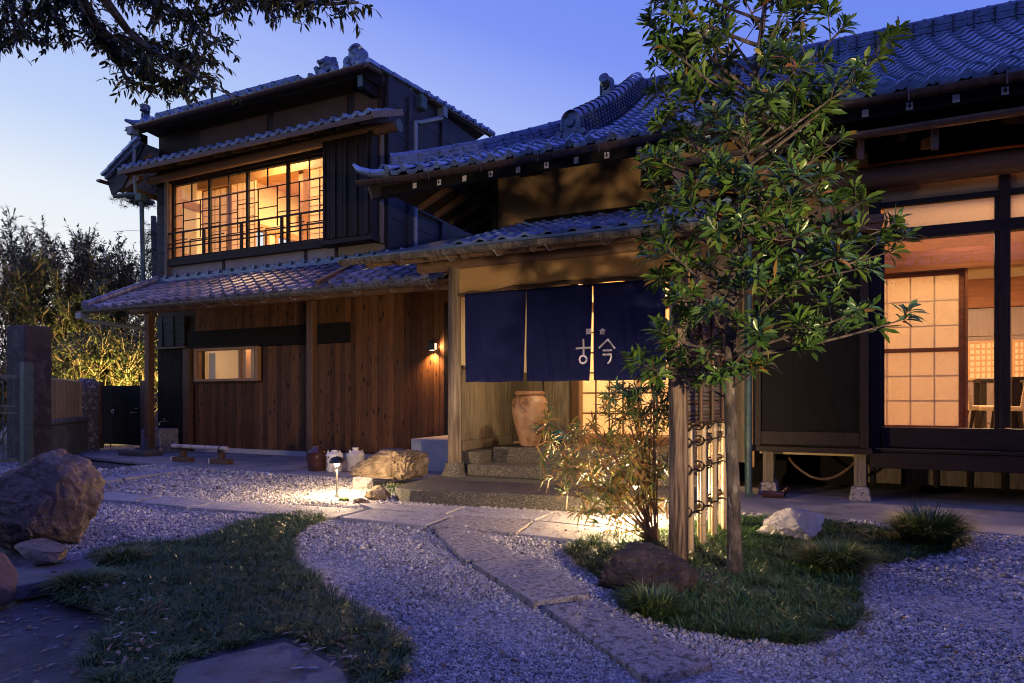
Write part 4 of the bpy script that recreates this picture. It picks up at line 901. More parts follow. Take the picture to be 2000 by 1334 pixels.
def stroke(pts, r, pan=1):
    """brush stroke lying on the cloth"""
    q = []
    for i in range(len(pts)-1):
        (x0, z0), (x1, z1) = pts[i], pts[i+1]; n = max(2, int(math.hypot(x1-x0, z1-z0)/.02))
        for k in range(n): q.append((x0+(x1-x0)*k/n, z0+(z1-z0)*k/n))
    q.append(pts[-1]); return q
def nz_(px, py): p = at(px, py, Y=6.62); return (p.x, p.z)
def zpx(x, y): return nz_(1100+x/9.529, 600+y/9.529)
def ribbon(mb, pts, w, pan):
    q = stroke(pts, w); c = [Vector((x, fold(x, z, pan)-.004, z)) for x, z in q]
    b = len(mb.v); n = len(c)
    for i in range(n):
        d = (c[min(i+1, n-1)]-c[max(i-1, 0)]); s = Vector((-d.z, 0, d.x)).normalized()*w/2
        for sg in (-1, 1): mb.v.append(tuple(c[i]+s*sg))
    for i in range(n-1): a = b+2*i; mb.f += [(a, a+1, a+3, a+2), (a+2, a+3, a+1, a)]
    for e in (0, n-1):
        bb = len(mb.v); mb.v += [tuple(c[e]+Vector((w/2*math.cos(t*math.pi/5), -.0002, w/2*math.sin(t*math.pi/5)))) for t in range(10)]; mb.f.append(tuple(range(bb, bb+10)))
W_ = .021
k1 = MB(); ribbon(k1, [zpx(370, 605), zpx(378, 890)], W_, 1); ribbon(k1, [zpx(228, 762), zpx(505, 750)], W_, 1)
ribbon(k1, [zpx(362+70*math.cos(t*2*math.pi/22), 972+70*math.sin(t*2*math.pi/22)) for t in range(23)], W_, 1); k1.build('lettering', INKM, NR)
k2 = MB(); ribbon(k2, [zpx(655, 745), zpx(815, 592), zpx(950, 755)], W_, 2); ribbon(k2, [zpx(730, 800), zpx(888, 798)], W_, 2)
ribbon(k2, [zpx(730, 878), zpx(880, 872), zpx(885, 920), zpx(860, 985), zpx(815, 1038)], W_, 2); k2.build('lettering', INKM, NR)
def text(s, loc, size, mat, parent, rot=(RAD(90), 0, 0), extrude=.0005):
    cu = bpy.data.curves.new('lettering', 'FONT'); cu.body = s; cu.size = size; cu.extrude = extrude; cu.align_x = 'CENTER'; cu.align_y = 'CENTER'; cu.materials.append(mat)
    tmp = bpy.data.objects.new('lettering', cu); C.objects.link(tmp); me = bpy.data.meshes.new_from_object(tmp.evaluated_get(bpy.context.evaluated_depsgraph_get())); bpy.data.objects.remove(tmp)
    if not me.materials: me.materials.append(mat)
    o = bpy.data.objects.new('lettering', me); C.objects.link(o); o.parent = parent; o.location = Vector(loc)-org(parent); o.rotation_euler = rot; return o
for ch, (px, py), pn in (('鎌', (1149.2, 648), 1), ('倉', (1175, 647.5), 2)):
    x, z = nz_(px, py); text(ch, (x, fold(x, z, pn)-.006, z), .072, INKM, NR)

# ================================================================ main house
MH = thing('main_house', 'long single-storey house with blue-grey tiled roof and lit rooms', 'house', (1.0, 8.2, 0))
mw = MB().box(-4.0, -.6, 8.2, 8.3, 3.2, 4.40).box(-4.02, -3.92, 8.3, 14, 0, 4.36).box(-.62, -.55, 7.6, 8.3, .3, 3.6).box(-.549, .555, 7.62, 7.66, .52, 3.6).build('wall', OCHRE, MH)
box('wall_post', DARKV, MH, -4.06, -3.98, 8.16, 8.3, 3.2, 4.38, .004)
ledge = MB(); ledge.beam((-3.55, 8.17, 3.50), (-.7, 8.17, 3.50), .05, .05).build('wall_ledge', DARKW, MH, bevel=.006)
box('top_rail', DARKW, MH, -3.62, -3.30, 8.15, 8.199, 4.12, 4.2)
# ---- main roof
Y0, Z0, YR, ZR = 7.0, 3.93, 11.25, 6.42
def hipx(y): return -5.33+(y-7.0)*(1.93/1.75) if y < 8.75 else -3.40+(y-8.75)*.95
def mz(y): t = (y-Y0)/(YR-Y0); return Z0+(ZR-Z0)*(t-.06*math.sin(math.pi*t))
def lift(x, y): return .10*max(0, (-3.9-x)/1.4)**2
mr_ = MB(); ny = 10
ys = [Y0+(YR-Y0)*k/ny for k in range(ny+1)]
for i in range(ny):
    a, b_ = ys[i], ys[i+1]; xa = hipx(a) if a < 9.45 else -2.72; xb = hipx(b_) if b_ < 9.45 else -2.72
    mr_.quad((xa, a, mz(a)), (7, a, mz(a)), (7, b_, mz(b_)), (xb, b_, mz(b_)))
    mr_.quad((xa, a, mz(a)-.06), (xb, b_, mz(b_)-.06), (7, b_, mz(b_)-.06), (7, a, mz(a)-.06))
mr_.quad((-5.33, 7.0, 3.87), (7, 7, 3.87), (7, 7, 3.93), (-5.33, 7.0, 3.93))
# west slope and back slope, gable
mr_.add([(-5.33, 7.0, 3.97), (-5.33, 15.5, 3.97), (-2.72, 13.0, 5.4), (-2.72, 9.45, 5.32)], [(0, 3, 2, 1)]).add([(-5.33, 7.0, 3.92), (-5.33, 15.5, 3.92), (-2.72, 13.0, 5.35), (-2.72, 9.45, 5.27)], [(0, 1, 2, 3)]).add([(-5.33, 7, 3.92), (-5.33, 7, 3.97), (-5.33, 15.5, 3.97), (-5.33, 15.5, 3.92)], [(0, 1, 2, 3)])
mr_.quad((-2.72, YR, ZR), (7, YR, ZR), (7, 15.5, 3.97), (-2.72, 15.5, 3.97)).add([(-2.6, 9.45, 5.3), (-2.6, 11.25, 6.40), (-2.6, 13, 5.3)], [(0, 1, 2)])
mrf = mr_.build('roof', DARKW, MH); mrf['label'] = 'big curved roof of blue-grey pantiles above the porch'
def sf(d): t = d/(YR-Y0); return math.atan((ZR-Z0)/(YR-Y0)*(1-.06*math.pi*math.cos(math.pi*t)))
inside = lambda x, y: (x > hipx(y)+.10 if y < 9.3 else x > -2.60)
lay_tiles(mrf, T25, T25E, -5.18, 40, .25, 6.96, 3.93, 0, 20, .242, inside=inside, lift=lift, slopef=sf, maxn=300)
# snow-guard loops on the third row
sg = MB().tube([(.02+.20*t/8, -.002-.012*math.sin(math.pi*t/8), .01+.058*math.sin(math.pi*t/8)) for t in range(9)], .013, 6).build('snow_guard', TILE, mesh=True, origin=(0, 0, 0))
for i in range(2, 38):
    y = 6.96+.44; x = -5.18+.25*i
    if x > hipx(y)+.15 and i % 1 == 0: piece('snow_guard', sg, mrf, (x, y, mz(y)+.055+lift(x, y)), (RAD(20), 0, 0))
# corner (hip) ridge
ps = [(-5.12, 7.28), (-4.7, 7.60), (-4.2, 8.03), (-3.6, 8.56), (-3.15, 9.0)]
for i in range(len(ps)-1):
    a, b_ = ps[i], ps[i+1]; ridge(mrf, (a[0], a[1], mz(a[1])+.02+lift(*a)), (b_[0], b_[1], mz(b_[1])+.02+lift(*b_)), .15, .16, 3, knob=.26, knobr=.018, capr=.06, name='corner_ridge', cap_step=.27)
MB().tube([(-5.20, 7.16, 4.10), (-5.16, 7.24, 4.11)], .085, 14).tube([(-5.22, 7.15, 4.16), (-5.12, 7.27, 4.16)], .05, 10).box(-5.26, -5.10, 7.15, 7.32, 3.99, 4.17).build('ridge_end_tile', TILE_RIDGE, mrf, smooth=True)
MB().tube([(-5.0, 7.05, 4.02), (-5.25, 6.98, 4.03), (-5.42, 6.94, 4.09), (-5.50, 6.93, 4.17)], [.055, .055, .045, .02], 10).build('corner_horn_tile', TILE, mrf, smooth=True)
# descending ridge
dr = ridge(mrf, (-2.80, 8.10, mz(8.10)+.02), (-2.72, 9.7, mz(9.7)+.02), .20, .26, 5, knob=.14, knobr=.028, capr=.095, name='descending_ridge', cap_step=.22)
dr = ridge(mrf, (-2.72, 9.7, mz(9.7)+.02), (-2.68, 11.15, mz(11.15)+.02), .20, .26, 5, knob=.14, knobr=.028, capr=.095, name='descending_ridge', cap_step=.22)
onigawara(mrf, (-2.82, 8.02, mz(8.02)+.03), (0, -1, 0), .36, .36)
# top ridge
ridge(mrf, (-3.15, 11.28, 6.30), (7, 11.28, 6.34), .22, .30, 6, knob=.245, knobr=.020, capr=.07, name='top_ridge', cap_step=.26)
onigawara(mrf, (-3.24, 11.1, 6.34), (-.5, -1, 0), .34, .42)
MB().tube([(-3.25, 11.05, 6.62), (-3.25, 10.9, 6.66)], .09, 12).build('ridge_end_crown', TILE_RIDGE, mrf)
# eave: fascia, rafters with white ends, gutter
box('eave_fascia', CHAR, mrf, -5.25, 7, 7.06, 7.09, 3.74, 3.865)
MB().beam((-5.30, 7.02, 3.80), (-4.0, 8.25, 4.30), .14, .20).build('corner_rafter', DARKW, mrf)
emb = MB().box(-.028, .028, -.003, 0, -.035, .035).build('rafter_end_plate', WHITEP, mesh=True, origin=(0, 0, 0))
dia = MB().add([(0, -.006, -.024), (.014, -.006, 0), (0, -.006, .024), (-.014, -.006, 0)], [(0, 1, 2, 3)]).tube([(0, -.006, .018), (0, -.02, .03)], .004, 5).build('gutter_bracket', BLACKM, mesh=True, origin=(0, 0, 0))
gt = MB().gutter((-5.42, 6.92, 3.925), (-4.6, 6.92, 3.885), .062).gutter((-4.6, 6.92, 3.885), (-3.4, 6.92, 3.865), .062).gutter((-3.4, 6.92, 3.865), (7, 6.92, 3.875), .062).build('gutter', COPPER, MH, smooth=True)
st = MB().box(-.006, .006, -.07, -.062, -.10, .02).build('gutter_strap', COPPER, mesh=True, origin=(0, 0, 0))
for k in range(26):
    xx = -5.0+.2285*2*k/2*1.0 if False else -4.62+.365*k
    zl = lift(xx, 7)*.9
    MB().beam((xx, 7.085, 3.79+zl*.5), (xx, 8.25, 4.42), .05, .075).build('rafter', DARKW, mrf)
    e = piece('rafter_end_plate', emb, mrf, (xx, 7.055, 3.795+zl*.5))
    if k % 2: piece('gutter_bracket', dia, mrf, (xx, 7.052, 3.795+zl*.5)); piece('gutter_strap', st, gt, (xx-.03, 6.92, 3.87))
for k in range(9): MB().beam((-5.28, 8.2+.45*k, 3.90), (-4.0, 8.2+.45*k, 4.50), .055, .08).build('rafter', BROWNH, mrf)
box('west_purlin', DARKW, mrf, -4.62, -4.50, 7.3, 13, 4.08, 4.20)
box('wall_plate', DARKW, MH, -4.6, 7, 8.10, 8.198, 4.30, 4.42)
# ---- hisashi along the right rooms
hz = lambda y: 3.58+.36*(y-6.95)
HH = MB().quad((-1.25, 6.95, hz(6.95)), (7, 6.95, hz(6.95)), (7, 8.19, hz(8.19)), (-1.25, 8.19, hz(8.19))).quad((-1.25, 6.95, hz(6.95)-.04), (-1.25, 8.19, hz(8.19)-.04), (7, 8.19, hz(8.19)-.04), (7, 6.95, hz(6.95)-.04)).quad((-1.25, 6.95, hz(6.95)-.04), (7, 6.95, hz(6.95)-.04), (7, 6.95, hz(6.95)), (-1.25, 6.95, hz(6.95))).quad((-1.25, 6.95, 3.54), (-1.25, 6.95, 3.58), (-1.25, 8.19, hz(8.19)), (-1.25, 8.19, hz(8.19)-.04)).build('hisashi', BROWNH, MH)
MB().gutter((-1.26, 6.88, 3.545), (7, 6.88, 3.555), .055).build('gutter', COPPER, HH)
box('upper_wall', BROWNH, MH, -.55, 7, 8.31, 8.36, 3.2, 4.5)
MB().box(-1.33, -1.19, 6.98, 7.1, 3.36, 3.60).beam((-1.26, 7.05, 3.46), (-1.26, 8.2, 3.80), .12, .16).build('outrigger_beam', LOG, HH, bevel=.01)
for xx in (.45, 1.05, 1.95, 2.9): MB().beam((xx, 7.02, 3.42), (xx, 7.6, 3.60), .07, .10).box(xx-.03, xx+.03, 6.99, 7.03, 3.34, 3.53).build('hisashi_bracket', BROWNH, HH, bevel=.005)
for k in range(8): MB().beam((-1.0+.9*k, 7.0, 3.50), (-1.0+.9*k, 8.15, 3.92), .05, .07).build('rafter', DARKW, HH)
MB().tube([(-.6, 7.48, 3.29), (7, 7.48, 3.29)], .115, 14).build('log_beam', BROWNH, MH, smooth=True)
# ---- facade of the right rooms (Y 7.6)
box('post', DARKV, MH, .56, .665, 7.55, 7.66, .52, 3.2, .005)
box('post', DARKV, MH, 1.655, 1.74, 7.55, 7.66, .78, 3.2, .005)
pf = MB(); xs_ = [.67+.1*k for k in range(64)]
for i in range(63): pf.quad((xs_[i], 7.60, 3.03+.014*math.sin(i*.35)), (xs_[i+1], 7.60, 3.03+.014*math.sin((i+1)*.35)), (xs_[i+1], 7.60, 3.22), (xs_[i], 7.60, 3.22))
pf.build('plaster_strip', OCHRE, MH)
fk = MB().box(.666, 7, 7.56, 7.65, 3.0, 3.055).box(.666, 7, 7.55, 7.66, 2.66, 2.775).box(.666, 7, 7.53, 7.66, .56, .768).build('window_frame', DARKW, MH, bevel=.004)
for a, b_ in ((.70, 1.62), (1.70, 2.75), (2.80, 3.85)): box('transom_panel', PAPER, fk, a, b_, 7.60, 7.604, 2.776, 2.999)
box('mullion', DARKV, fk, 1.622, 1.654, 7.57, 7.64, 2.776, 2.999)
gp = box('pane', GLASS, fk, .70, 1.635, 7.588, 7.593, .769, 2.66); gp = box('pane', GLASS, fk, 1.75, 2.75, 7.615, 7.62, .769, 2.66)
MB().box(.666, .70, 7.57, 7.61, .769, 2.659).box(1.62, 1.6545, 7.57, 7.61, .769, 2.659).box(2.75, 2.80, 7.57, 7.63, .769, 2.659).build('sash', DARKV, fk)
box('ledge', DARKW, MH, .60, 7, 7.42, 7.70, .525, .558, .004); box('floor_beam', DARKW, MH, .56, 7, 7.44, 7.56, .36, .522, .006)
box('underfloor_board', OLDW, MH, .60, 7, 8.25, 8.29, .12, .32); 
for k in range(22): box('underfloor_slat', DARKW, MH, .62+.30*k, .66+.30*k, 8.22, 8.248, .10, .36)
# shutter box (tobukuro)
tb = MB().box(-.50, .51, 7.34, 7.58, .56, 2.68).build('shutter_box', CHAR, MH, bevel=.004)
tb['label'] = 'tall black shutter box beside the lit window'
BOARD = M('grained_black_board', (.002, .0017, .0017), (.007, .0052, .0048), 2.2, .6, .5, 18, .004, stretch=(7, 7, .9), lo=.35, hi=.8, dirt=((.04, .034, .032), 3.2, .68, .82), spec=.12)
for k in range(3): box('shutter_board', BOARD, tb, -.455+.312*k, -.455+.312*k+.3105, 7.325, 7.3395, .72, 2.62, .001)
MB().box(-.5405, -.46, 7.30, 7.36, .56, 2.70).box(.46, .5405, 7.30, 7.36, .56, 2.70).box(-.4595, .4595, 7.305, 7.35, .58, .718).box(-.4595, .4595, 7.305, 7.35, 2.62, 2.70).build('shutter_box_frame', DARKV, tb, bevel=.004)
MB().box(-.62, .66, 7.14, 7.58, 2.76, 2.80).box(-.60, .64, 7.17, 7.58, 2.70, 2.7595).box(-.62, .66, 7.14, 7.20, 2.8005, 2.84).build('shutter_box_roof', BROWNH, tb, bevel=.004)
box('shutter_box_sill', DARKW, MH, -.56, .57, 7.32, 7.60, .50, .558, .004)
for xx, yy in ((.475, 7.50), (-.40, 7.52), (-.40, 7.9)):
    box('floor_post', OLDW, MH, xx-.055, xx+.055, yy-.05, yy+.05, .16, .50, .006)
    MB().add([(xx-.10, yy-.09, .02), (xx+.10, yy-.09, .02), (xx+.10, yy+.09, .02), (xx-.10, yy+.09, .02), (xx-.075, yy-.07, .16), (xx+.075, yy-.07, .16), (xx+.075, yy+.07, .16), (xx-.075, yy+.07, .16)], [(0,3,2,1),(4,5,6,7),(0,1,5,4),(1,2,6,5),(2,3,7,6),(3,0,4,7)]).build('post_stone', PAVED, MH, bevel=.008)
MB().tube([(-.58, 7.24, 3.5), (-.58, 7.24, .06), (-.56, 7.2, .05)], .038, 12).build('downpipe', VERD, MH, smooth=True)
MB().tube([(-.45, 7.28, .055), (-.24, 7.30, .055)], .035, 10).tube([(-.43, 7.28, .055), (-.41, 7.28, .055)], .042, 10).tube([(-.26, 7.30, .055), (-.20, 7.42, .10)], .035, 10).build('ground_pipe', BROWNG, MH, smooth=True)
MB().tube([(-.2+.65*k/14, 7.7-.07*math.sin(math.pi*k/14), .41-.21*math.sin(math.pi*k/14)**.8) for k in range(15)], .014, 8).build('hose', LOG, MH, smooth=True)
box('underfloor_back', CHAR, MH, -.9, 7, 8.6, 8.65, 0, .55)
# ---- rooms behind the glass
FZ = .50
rooms = MB().box(-.5, 7, 14.5, 14.55, FZ, 3.6).box(6.9, 7, 8.6, 14.5, FZ, 3.6).box(-.5, -.45, 7.7, 14.5, FZ, 3.6).build('room_wall', CREAM, MH)
box('ceiling', HONEY, MH, -.5, 7, 7.68, 14.5, 3.45, 3.5); TAT = M('straw_mat_floor', (.42, .34, .18), (.50, .41, .24), 20, .8, stretch=(1, 8, 1))
box('room_floor', TAT, MH, -.5, 7, 7.68, 14.5, FZ-.05, FZ)
box('corridor_floor', HONEY, MH, .6, 7, 7.68, 8.38, FZ+.001, .70)
RW = M('red_brown_timber', (.14, .052, .022), (.23, .092, .042), 2, .6, spec=.2, bump=.2, bscale=30, bdist=.002, stretch=(1, 10, 14)); PW = M('purple_brown_panel', (.13, .085, .075), (.18, .12, .105), 2, .5, .1, 30, .002, stretch=(10, 10, 1))
box('lintel', RW, MH, -.4, 7, 8.38, 8.50, 2.47, 2.66); box('lintel', RW, MH, -.4, 7, 8.40, 8.48, 2.661, 2.70)
s1 = shoji(MH, .30, 1.535, 8.44, .71, 2.465, 5, 6, fw=.05, mat=RW, kumiko=.009, mid=1.60)
box('screen_rail', RW, s1, .35, 1.485, 8.424, 8.4385, 1.575, 1.615); box('screen_stile', RW, s1, 1.536, 1.56, 8.40, 8.48, .70, 2.47)
yb = 14.45
zz_ = lambda py, px=1887: at(px, py, Y=yb).z
def bx_(px): return at(px, 700, Y=yb).x
box('tall_beam', RW, MH, -.4, 7, 14.40, 14.48, zz_(603), zz_(547))
box('panel_wall', PW, MH, -.4, 7, 14.43, 14.495, FZ, zz_(604.5))
for px0, px1 in ((1838, 1886), (1888, 1962), (1975, 2040), (2045, 2110)):
    box('wall_panel', PW, MH, bx_(px0), bx_(px1), 14.41, 14.429, zz_(658), zz_(608), .004)
    x0, x1 = bx_(px0), bx_(px1); q = shoji(MH, x0, x1, 14.40, zz_(743), zz_(667), 6, 6, fw=.04, mat=HONEY, kumiko=.024, front=True)
    box('low_panel', PW, MH, x0, x1, 14.41, 14.429, FZ+.12, zz_(750), .004)
lamp('AREA', 'dining_room_light', (2.9, 11.6, 3.42), 430, WARM2, 1.4, target=(2.9, 11.6, 0))
lamp('AREA', 'corridor_light', (1.6, 8.05, 3.42), 52, WARM2, .5, target=(1.6, 8.1, 0))
lamp('AREA', 'back_garden_light', (3.0, 14.49, 1.2), 30, (1, .85, .65), 1.5, target=(3.0, 0, 1.2)) if False else None
lamp('AREA', 'left_room_light', (.5, 10.5, 3.42), 180, WARM2, 1.0, target=(.5, 10.5, 0))
# ================================================================ dining furniture
def chair(px, y, rz, label):
    x = at(px, 800, Y=y).x; t = thing('dining_chair', label, 'chair', (x, y, FZ), 'dining chairs seen through the window')
    m = MB(); 
    for (a, b_) in (((-.2, -.2), (.2, -.2)),): pass
    MB().box(x-.22, x+.22, y-.22, y+.22, FZ+.41, FZ+.47).build('seat', SUEDE, t, bevel=.02, seg=3)
    bk = MB(); 
    for k in range(6):
        z0 = FZ+.42+.09*k; y0 = -.22-.012*k*k*.35; bk.beam((x-.22-.004*k*k, y, z0), (x-.22-.004*(k+1)**2, y, z0+.092), .44, .045, up=(1, 0, 0))
    bk.build('backrest', SUEDE, t, bevel=.008)
    for sx in (-1, 1):
        for sy in (-1, 1): MB().beam((x+sx*.24, y+sy*.2, FZ), (x+sx*.18, y+sy*.18, FZ+.41), .025, .025, w2=.04, h2=.04).build('leg', DARKV, t)
    for ch in t.children: pass
    t.rotation_euler.z = rz
    return t
chair(1928, 10.1, 0, 'beige dining chair in profile just right of the paper screen')
chair(1966, 9.7, RAD(150), 'beige dining chair turned away, half hidden by the window post')
tx = at(1990, 745, Y=9.9).x
tt = thing('dining_table', 'dark wooden dining table at the right edge behind the glass', 'table', (tx, 9.9, FZ))
box('tabletop', DARKW, tt, tx-.16, tx+1.4, 9.5, 10.4, FZ+.78, FZ+.82, .006)
for sx in (-.12, 1.3):
    for sy in (9.56, 10.3): box('leg', DARKV, tt, tx+sx-.04, tx+sx+.04, sy-.04, sy+.04, FZ, FZ+.7795, .004)
t2x = at(1928, 745, Y=11.8).x
tt = thing('side_table', 'slim dark side table behind the beige chair', 'table', (t2x, 11.8, FZ))
box('tabletop', DARKW, tt, t2x-.12, t2x+.5, 11.6, 12.1, FZ+.80, FZ+.86, .01)
for sx in (-.08, .45):
    for sy in (11.64, 12.05): box('leg', DARKV, tt, t2x+sx-.035, t2x+sx+.035, sy-.035, sy+.035, FZ, FZ+.7995)
# ================================================================ rocks
def rock(name, label, c, size, mat, seed, sub=5, amp=.22, freq=1.4, cuts=9, fine=.03, ridged=.0, boxy=1.0, sharp=True, hard=.97, up=.2):
    import bmesh
    r_ = random.Random(seed); bm = bmesh.new(); bmesh.ops.create_icosphere(bm, subdivisions=sub, radius=1)
    off = Vector((seed*3.7, seed*1.3, -seed*2.1)); planes = []
    for _ in range(cuts):
        n = Vector((r_.gauss(0, 1), r_.gauss(0, 1), r_.gauss(up, .8))).normalized(); planes.append((n, r_.uniform(.58, .84)))
    sg = lambda a: math.copysign(abs(a)**boxy, a)
    for v in bm.verts:
        p = Vector((sg(v.co.x), sg(v.co.y), sg(v.co.z))); q = v.co+off
        p *= 1+amp*noise.noise(q*freq)+amp*.45*noise.noise(q*freq*2.1)
        for n, d in planes:
            e = p.dot(n)-d*(1+.05*noise.noise(q*2.7+n*5))
            if e > 0: p -= n*e*hard
        f = 1+fine*noise.noise(q*5)+fine*.8*noise.noise(q*11)+fine*.6*noise.noise(q*23)
        if ridged: f -= ridged*(1-min(1, abs(noise.noise(q*3.1))*5))
        p = p*f; v.co = Vector((p.x*size[0], p.y*size[1], max(p.z, -.75)*size[2]))
    me = bpy.data.meshes.new(name); mn = min(v.co.z for v in bm.verts)
    for v in bm.verts: v.co.z -= mn
    bm.to_mesh(me); bm.free(); me.polygons.foreach_set('use_smooth', np.ones(len(me.polygons), dtype=bool)); me.materials.append(mat)
    if sharp: me.set_sharp_from_angle(angle=RAD(24))
    o = bpy.data.objects.new(name, me); C.objects.link(o); o.location = c; ORG[o.name] = Vector(c)
    if label: tag(o, label, 'rock')
    return o
TANR = rockmat('tan_boulder', [(0, (.05, .034, .024)), (.38, (.16, .105, .068)), (.52, (.31, .225, .155)), (.6, (.21, .145, .095)), (.8, (.46, .38, .29))], 3.2, 1.0, 14, .75, .05)
REDR = rockmat('red_brown_boulder', [(0, (.14, .07, .05)), (.5, (.23, .125, .085)), (.8, (.30, .20, .15))], 2.5, .6, 12)
DARKR = rockmat('dark_purple_boulder', [(0, (.006, .004, .005)), (.45, (.020, .013, .016)), (.56, (.05, .034, .036)), (.75, (.12, .09, .09))], 5, 1.0, 16, .65, .06)
WHITER = rockmat('white_rock', [(0, (.12, .11, .11)), (.45, (.26, .25, .26)), (.7, (.40, .39, .40))], 3.5, .8, 12, .8, .04)
LAVAR = rockmat('porous_rock', [(0, (.03, .022, .015)), (.38, (.10, .07, .045)), (.5, (.19, .14, .095)), (.75, (.33, .26, .19))], 9, 1.0, 22, .9, .05)
p = at(15, 1090, Z=0); rock('boulder', 'big tan boulder at the left edge of the gravel', (p.x-.30, p.y+.34, -.03), (.42, .38, .44), TANR, 4, 6, .22, 1.3, 12, fine=.045, hard=.82, sharp=False)
p = at(62, 1104, Z=.04); rock('boulder', 'low brown stone leaning against the big tan boulder', (p.x, p.y+.08, .04), (.215, .13, .085), TANR, 8, 5, .10, 1.1, 5, fine=.02, boxy=.8)
p = at(-14, 1172, Z=0); rock('boulder', 'reddish stone just inside the left edge of the photo', (p.x, p.y, -.03), (.10, .10, .16), REDR, 12, 4, .12, 1.4, 6)
p = at(1247, 1160, Z=0); rock('boulder', 'dark purplish boulder beside the fence post', (p.x+.01, p.y+.10, -.05), (.28, .20, .17), DARKR, 13, 6, .12, 1.3, 5, fine=.05, ridged=.05, hard=.75, boxy=.85)
p = at(1553, 1058, Z=0); rock('boulder', 'white angular rock in the right grass bed', (p.x, p.y+.10, -.02), (.235, .17, .175), WHITER, 26, 5, .34, 1.9, 13, fine=.035, ridged=.05, up=.6)
rock('boulder', 'long pitted rock lit by the path lamp', (-4.60, 6.46, .12), (.45, .24, .185), LAVAR, 34, 6, .10, 1.2, 2, fine=.11, ridged=.07, boxy=.50, sharp=False)
sb_ = rock('plinth_stone', None, (-4.74, 6.14, -.02), (.115, .09, .105), PAVE, 40, 3, .04, 1, 6, boxy=.6); tag(sb_, 'white stone block under the pitted rock', 'stone')
p = at(732, 978, Z=0); rock('boulder', 'small brown rock at the foot of the pitted rock', (p.x, p.y+.06, -.02), (.16, .10, .10), LAVAR, 17, 5, .15, 1.4, 9, fine=.05)
p = at(700, 984, Z=0); rock('boulder', 'flat little stone beside the path lamp', (p.x+.02, p.y+.03, -.02), (.10, .05, .045), LAVAR, 19, 4, .15, 1.4, 7)
p = at(256, 893, Z=0); box_ = MB().prism([(p.x-.38, p.y), (p.x+.38, p.y), (p.x+.40, p.y+.35), (p.x-.36, p.y+.38)], .02, .11).build('stepping_block', AGG, bevel=.02, seg=2); tag(box_, 'low granite block in front of the black side gate', 'stone block')

# ================================================================ jars
def jar(name, label, cat, c, prof, mat, n=28): 
    t = thing(name, label, cat, c); MB().lathe(c, prof, n).build('body', mat, t, smooth=True); return t
c = (-3.13, 7.34, .469)
jt = jar('storage_jar', 'tall terracotta jar on the top step under the curtain', 'jar', c, [(.105, 0), (.112, .02), (.150, .14), (.195, .30), (.222, .44), (.225, .52), (.205, .585), (.172, .622), (.160, .635)], TERRA, 40)
MB().lathe(c, [(.158, .634), (.178, .640), (.186, .652), (.184, .672), (.170, .682), (.150, .683), (.145, .66), (.150, .60), (.152, .599)], 40).build('rim', TERRA, jt, smooth=True)
c = at(1088, 868, Z=.469); c = (c.x+.03, c.y+.02, .469)
bt = jar('glazed_bowl', 'small blue glazed bowl right of the terracotta jar', 'bowl', c, [(.06, 0), (.068, .012), (.115, .05), (.135, .11), (.128, .155), (.132, .172), (.124, .175), (.118, .15), (.10, .06), (.02, .04)], BLUEG)
c = at(606, 921, Z=.022); c = (c.x, c.y+.14, .022)
bj = jar('sake_jar', 'dark brown glazed jar left of the two white ones', 'jar', c, [(.118, 0), (.125, .01), (.138, .10), (.145, .22), (.142, .265), (.145, .272), (.135, .288), (.062, .338), (.058, .345), (.058, .372), (.064, .38), (.050, .383)], BROWNG)
c = at(642, 923, Z=.022); c = (c.x, c.y+.12, .022)
wj = jar('sake_jar', 'white jar with black brush writing, middle of the three', 'jar', c, [(.095, 0), (.108, .012), (.112, .05), (.118, .20), (.122, .235), (.118, .25), (.088, .275), (.060, .283), (.046, .286), (.046, .305), (.032, .31)], WHITEG)
for a in (0, 2.1, 4.2): MB().tube([(c[0]+.075*math.cos(a), c[1]+.075*math.sin(a), c[2]+.26), (c[0]+.092*math.cos(a), c[1]+.092*math.sin(a), c[2]+.30), (c[0]+.105*math.cos(a+.2), c[1]+.105*math.sin(a+.2), c[2]+.262)], .011, 6).build('lug', WHITEG, wj, smooth=True)
MB().lathe((c[0], c[1], c[2]+.286), [(.03, 0), (.035, .012), (.018, .03), (.02, .045)], 12).build('stopper', BROWNG, wj, smooth=True)
# brush writing on the white jar: bent onto the curve
fz = -math.pi/2-.18
def jarmark(pts, w, mat, name='lettering', c=c, r=.1215):
    m = MB()
    for i in range(len(pts)-1):
        (a0, z0), (a1, z1) = pts[i], pts[i+1]
        for k in range(3):
            t0, t1 = k/3, (k+1)/3; A = fz+(a0+(a1-a0)*t0)/r; B = fz+(a0+(a1-a0)*t1)/r; za = z0+(z1-z0)*t0; zb_ = z0+(z1-z0)*t1
            m.beam((c[0]+r*math.cos(A), c[1]+r*math.sin(A), c[2]+za), (c[0]+r*math.cos(B), c[1]+r*math.sin(B), c[2]+zb_), w, .003, up=(math.cos(A), math.sin(A), 0))
    return m.build(name, mat, wj)
jarmark([(-.045, .215), (-.020, .222), (-.018, .185), (-.045, .182)], .008, BLKINK); jarmark([(-.047, .222), (-.046, .172), (-.018, .170)], .008, BLKINK)
jarmark([(-.015, .150), (-.045, .135), (-.020, .128), (-.022, .105), (-.045, .100)], .008, BLKINK); jarmark([(-.010, .135), (-.004, .108), (-.012, .085), (-.035, .080)], .008, BLKINK)
jarmark([(.020, .228), (.022, .205)], .007, BLUEINK); jarmark([(.012, .225), (.012, .208), (.030, .208), (.030, .225)], .006, BLUEINK); jarmark([(-.004, .03), (.002, .03)], .007, BLUEINK)
c = at(680, 921, Z=.022); c = (c.x+.0, c.y+.16, .022)
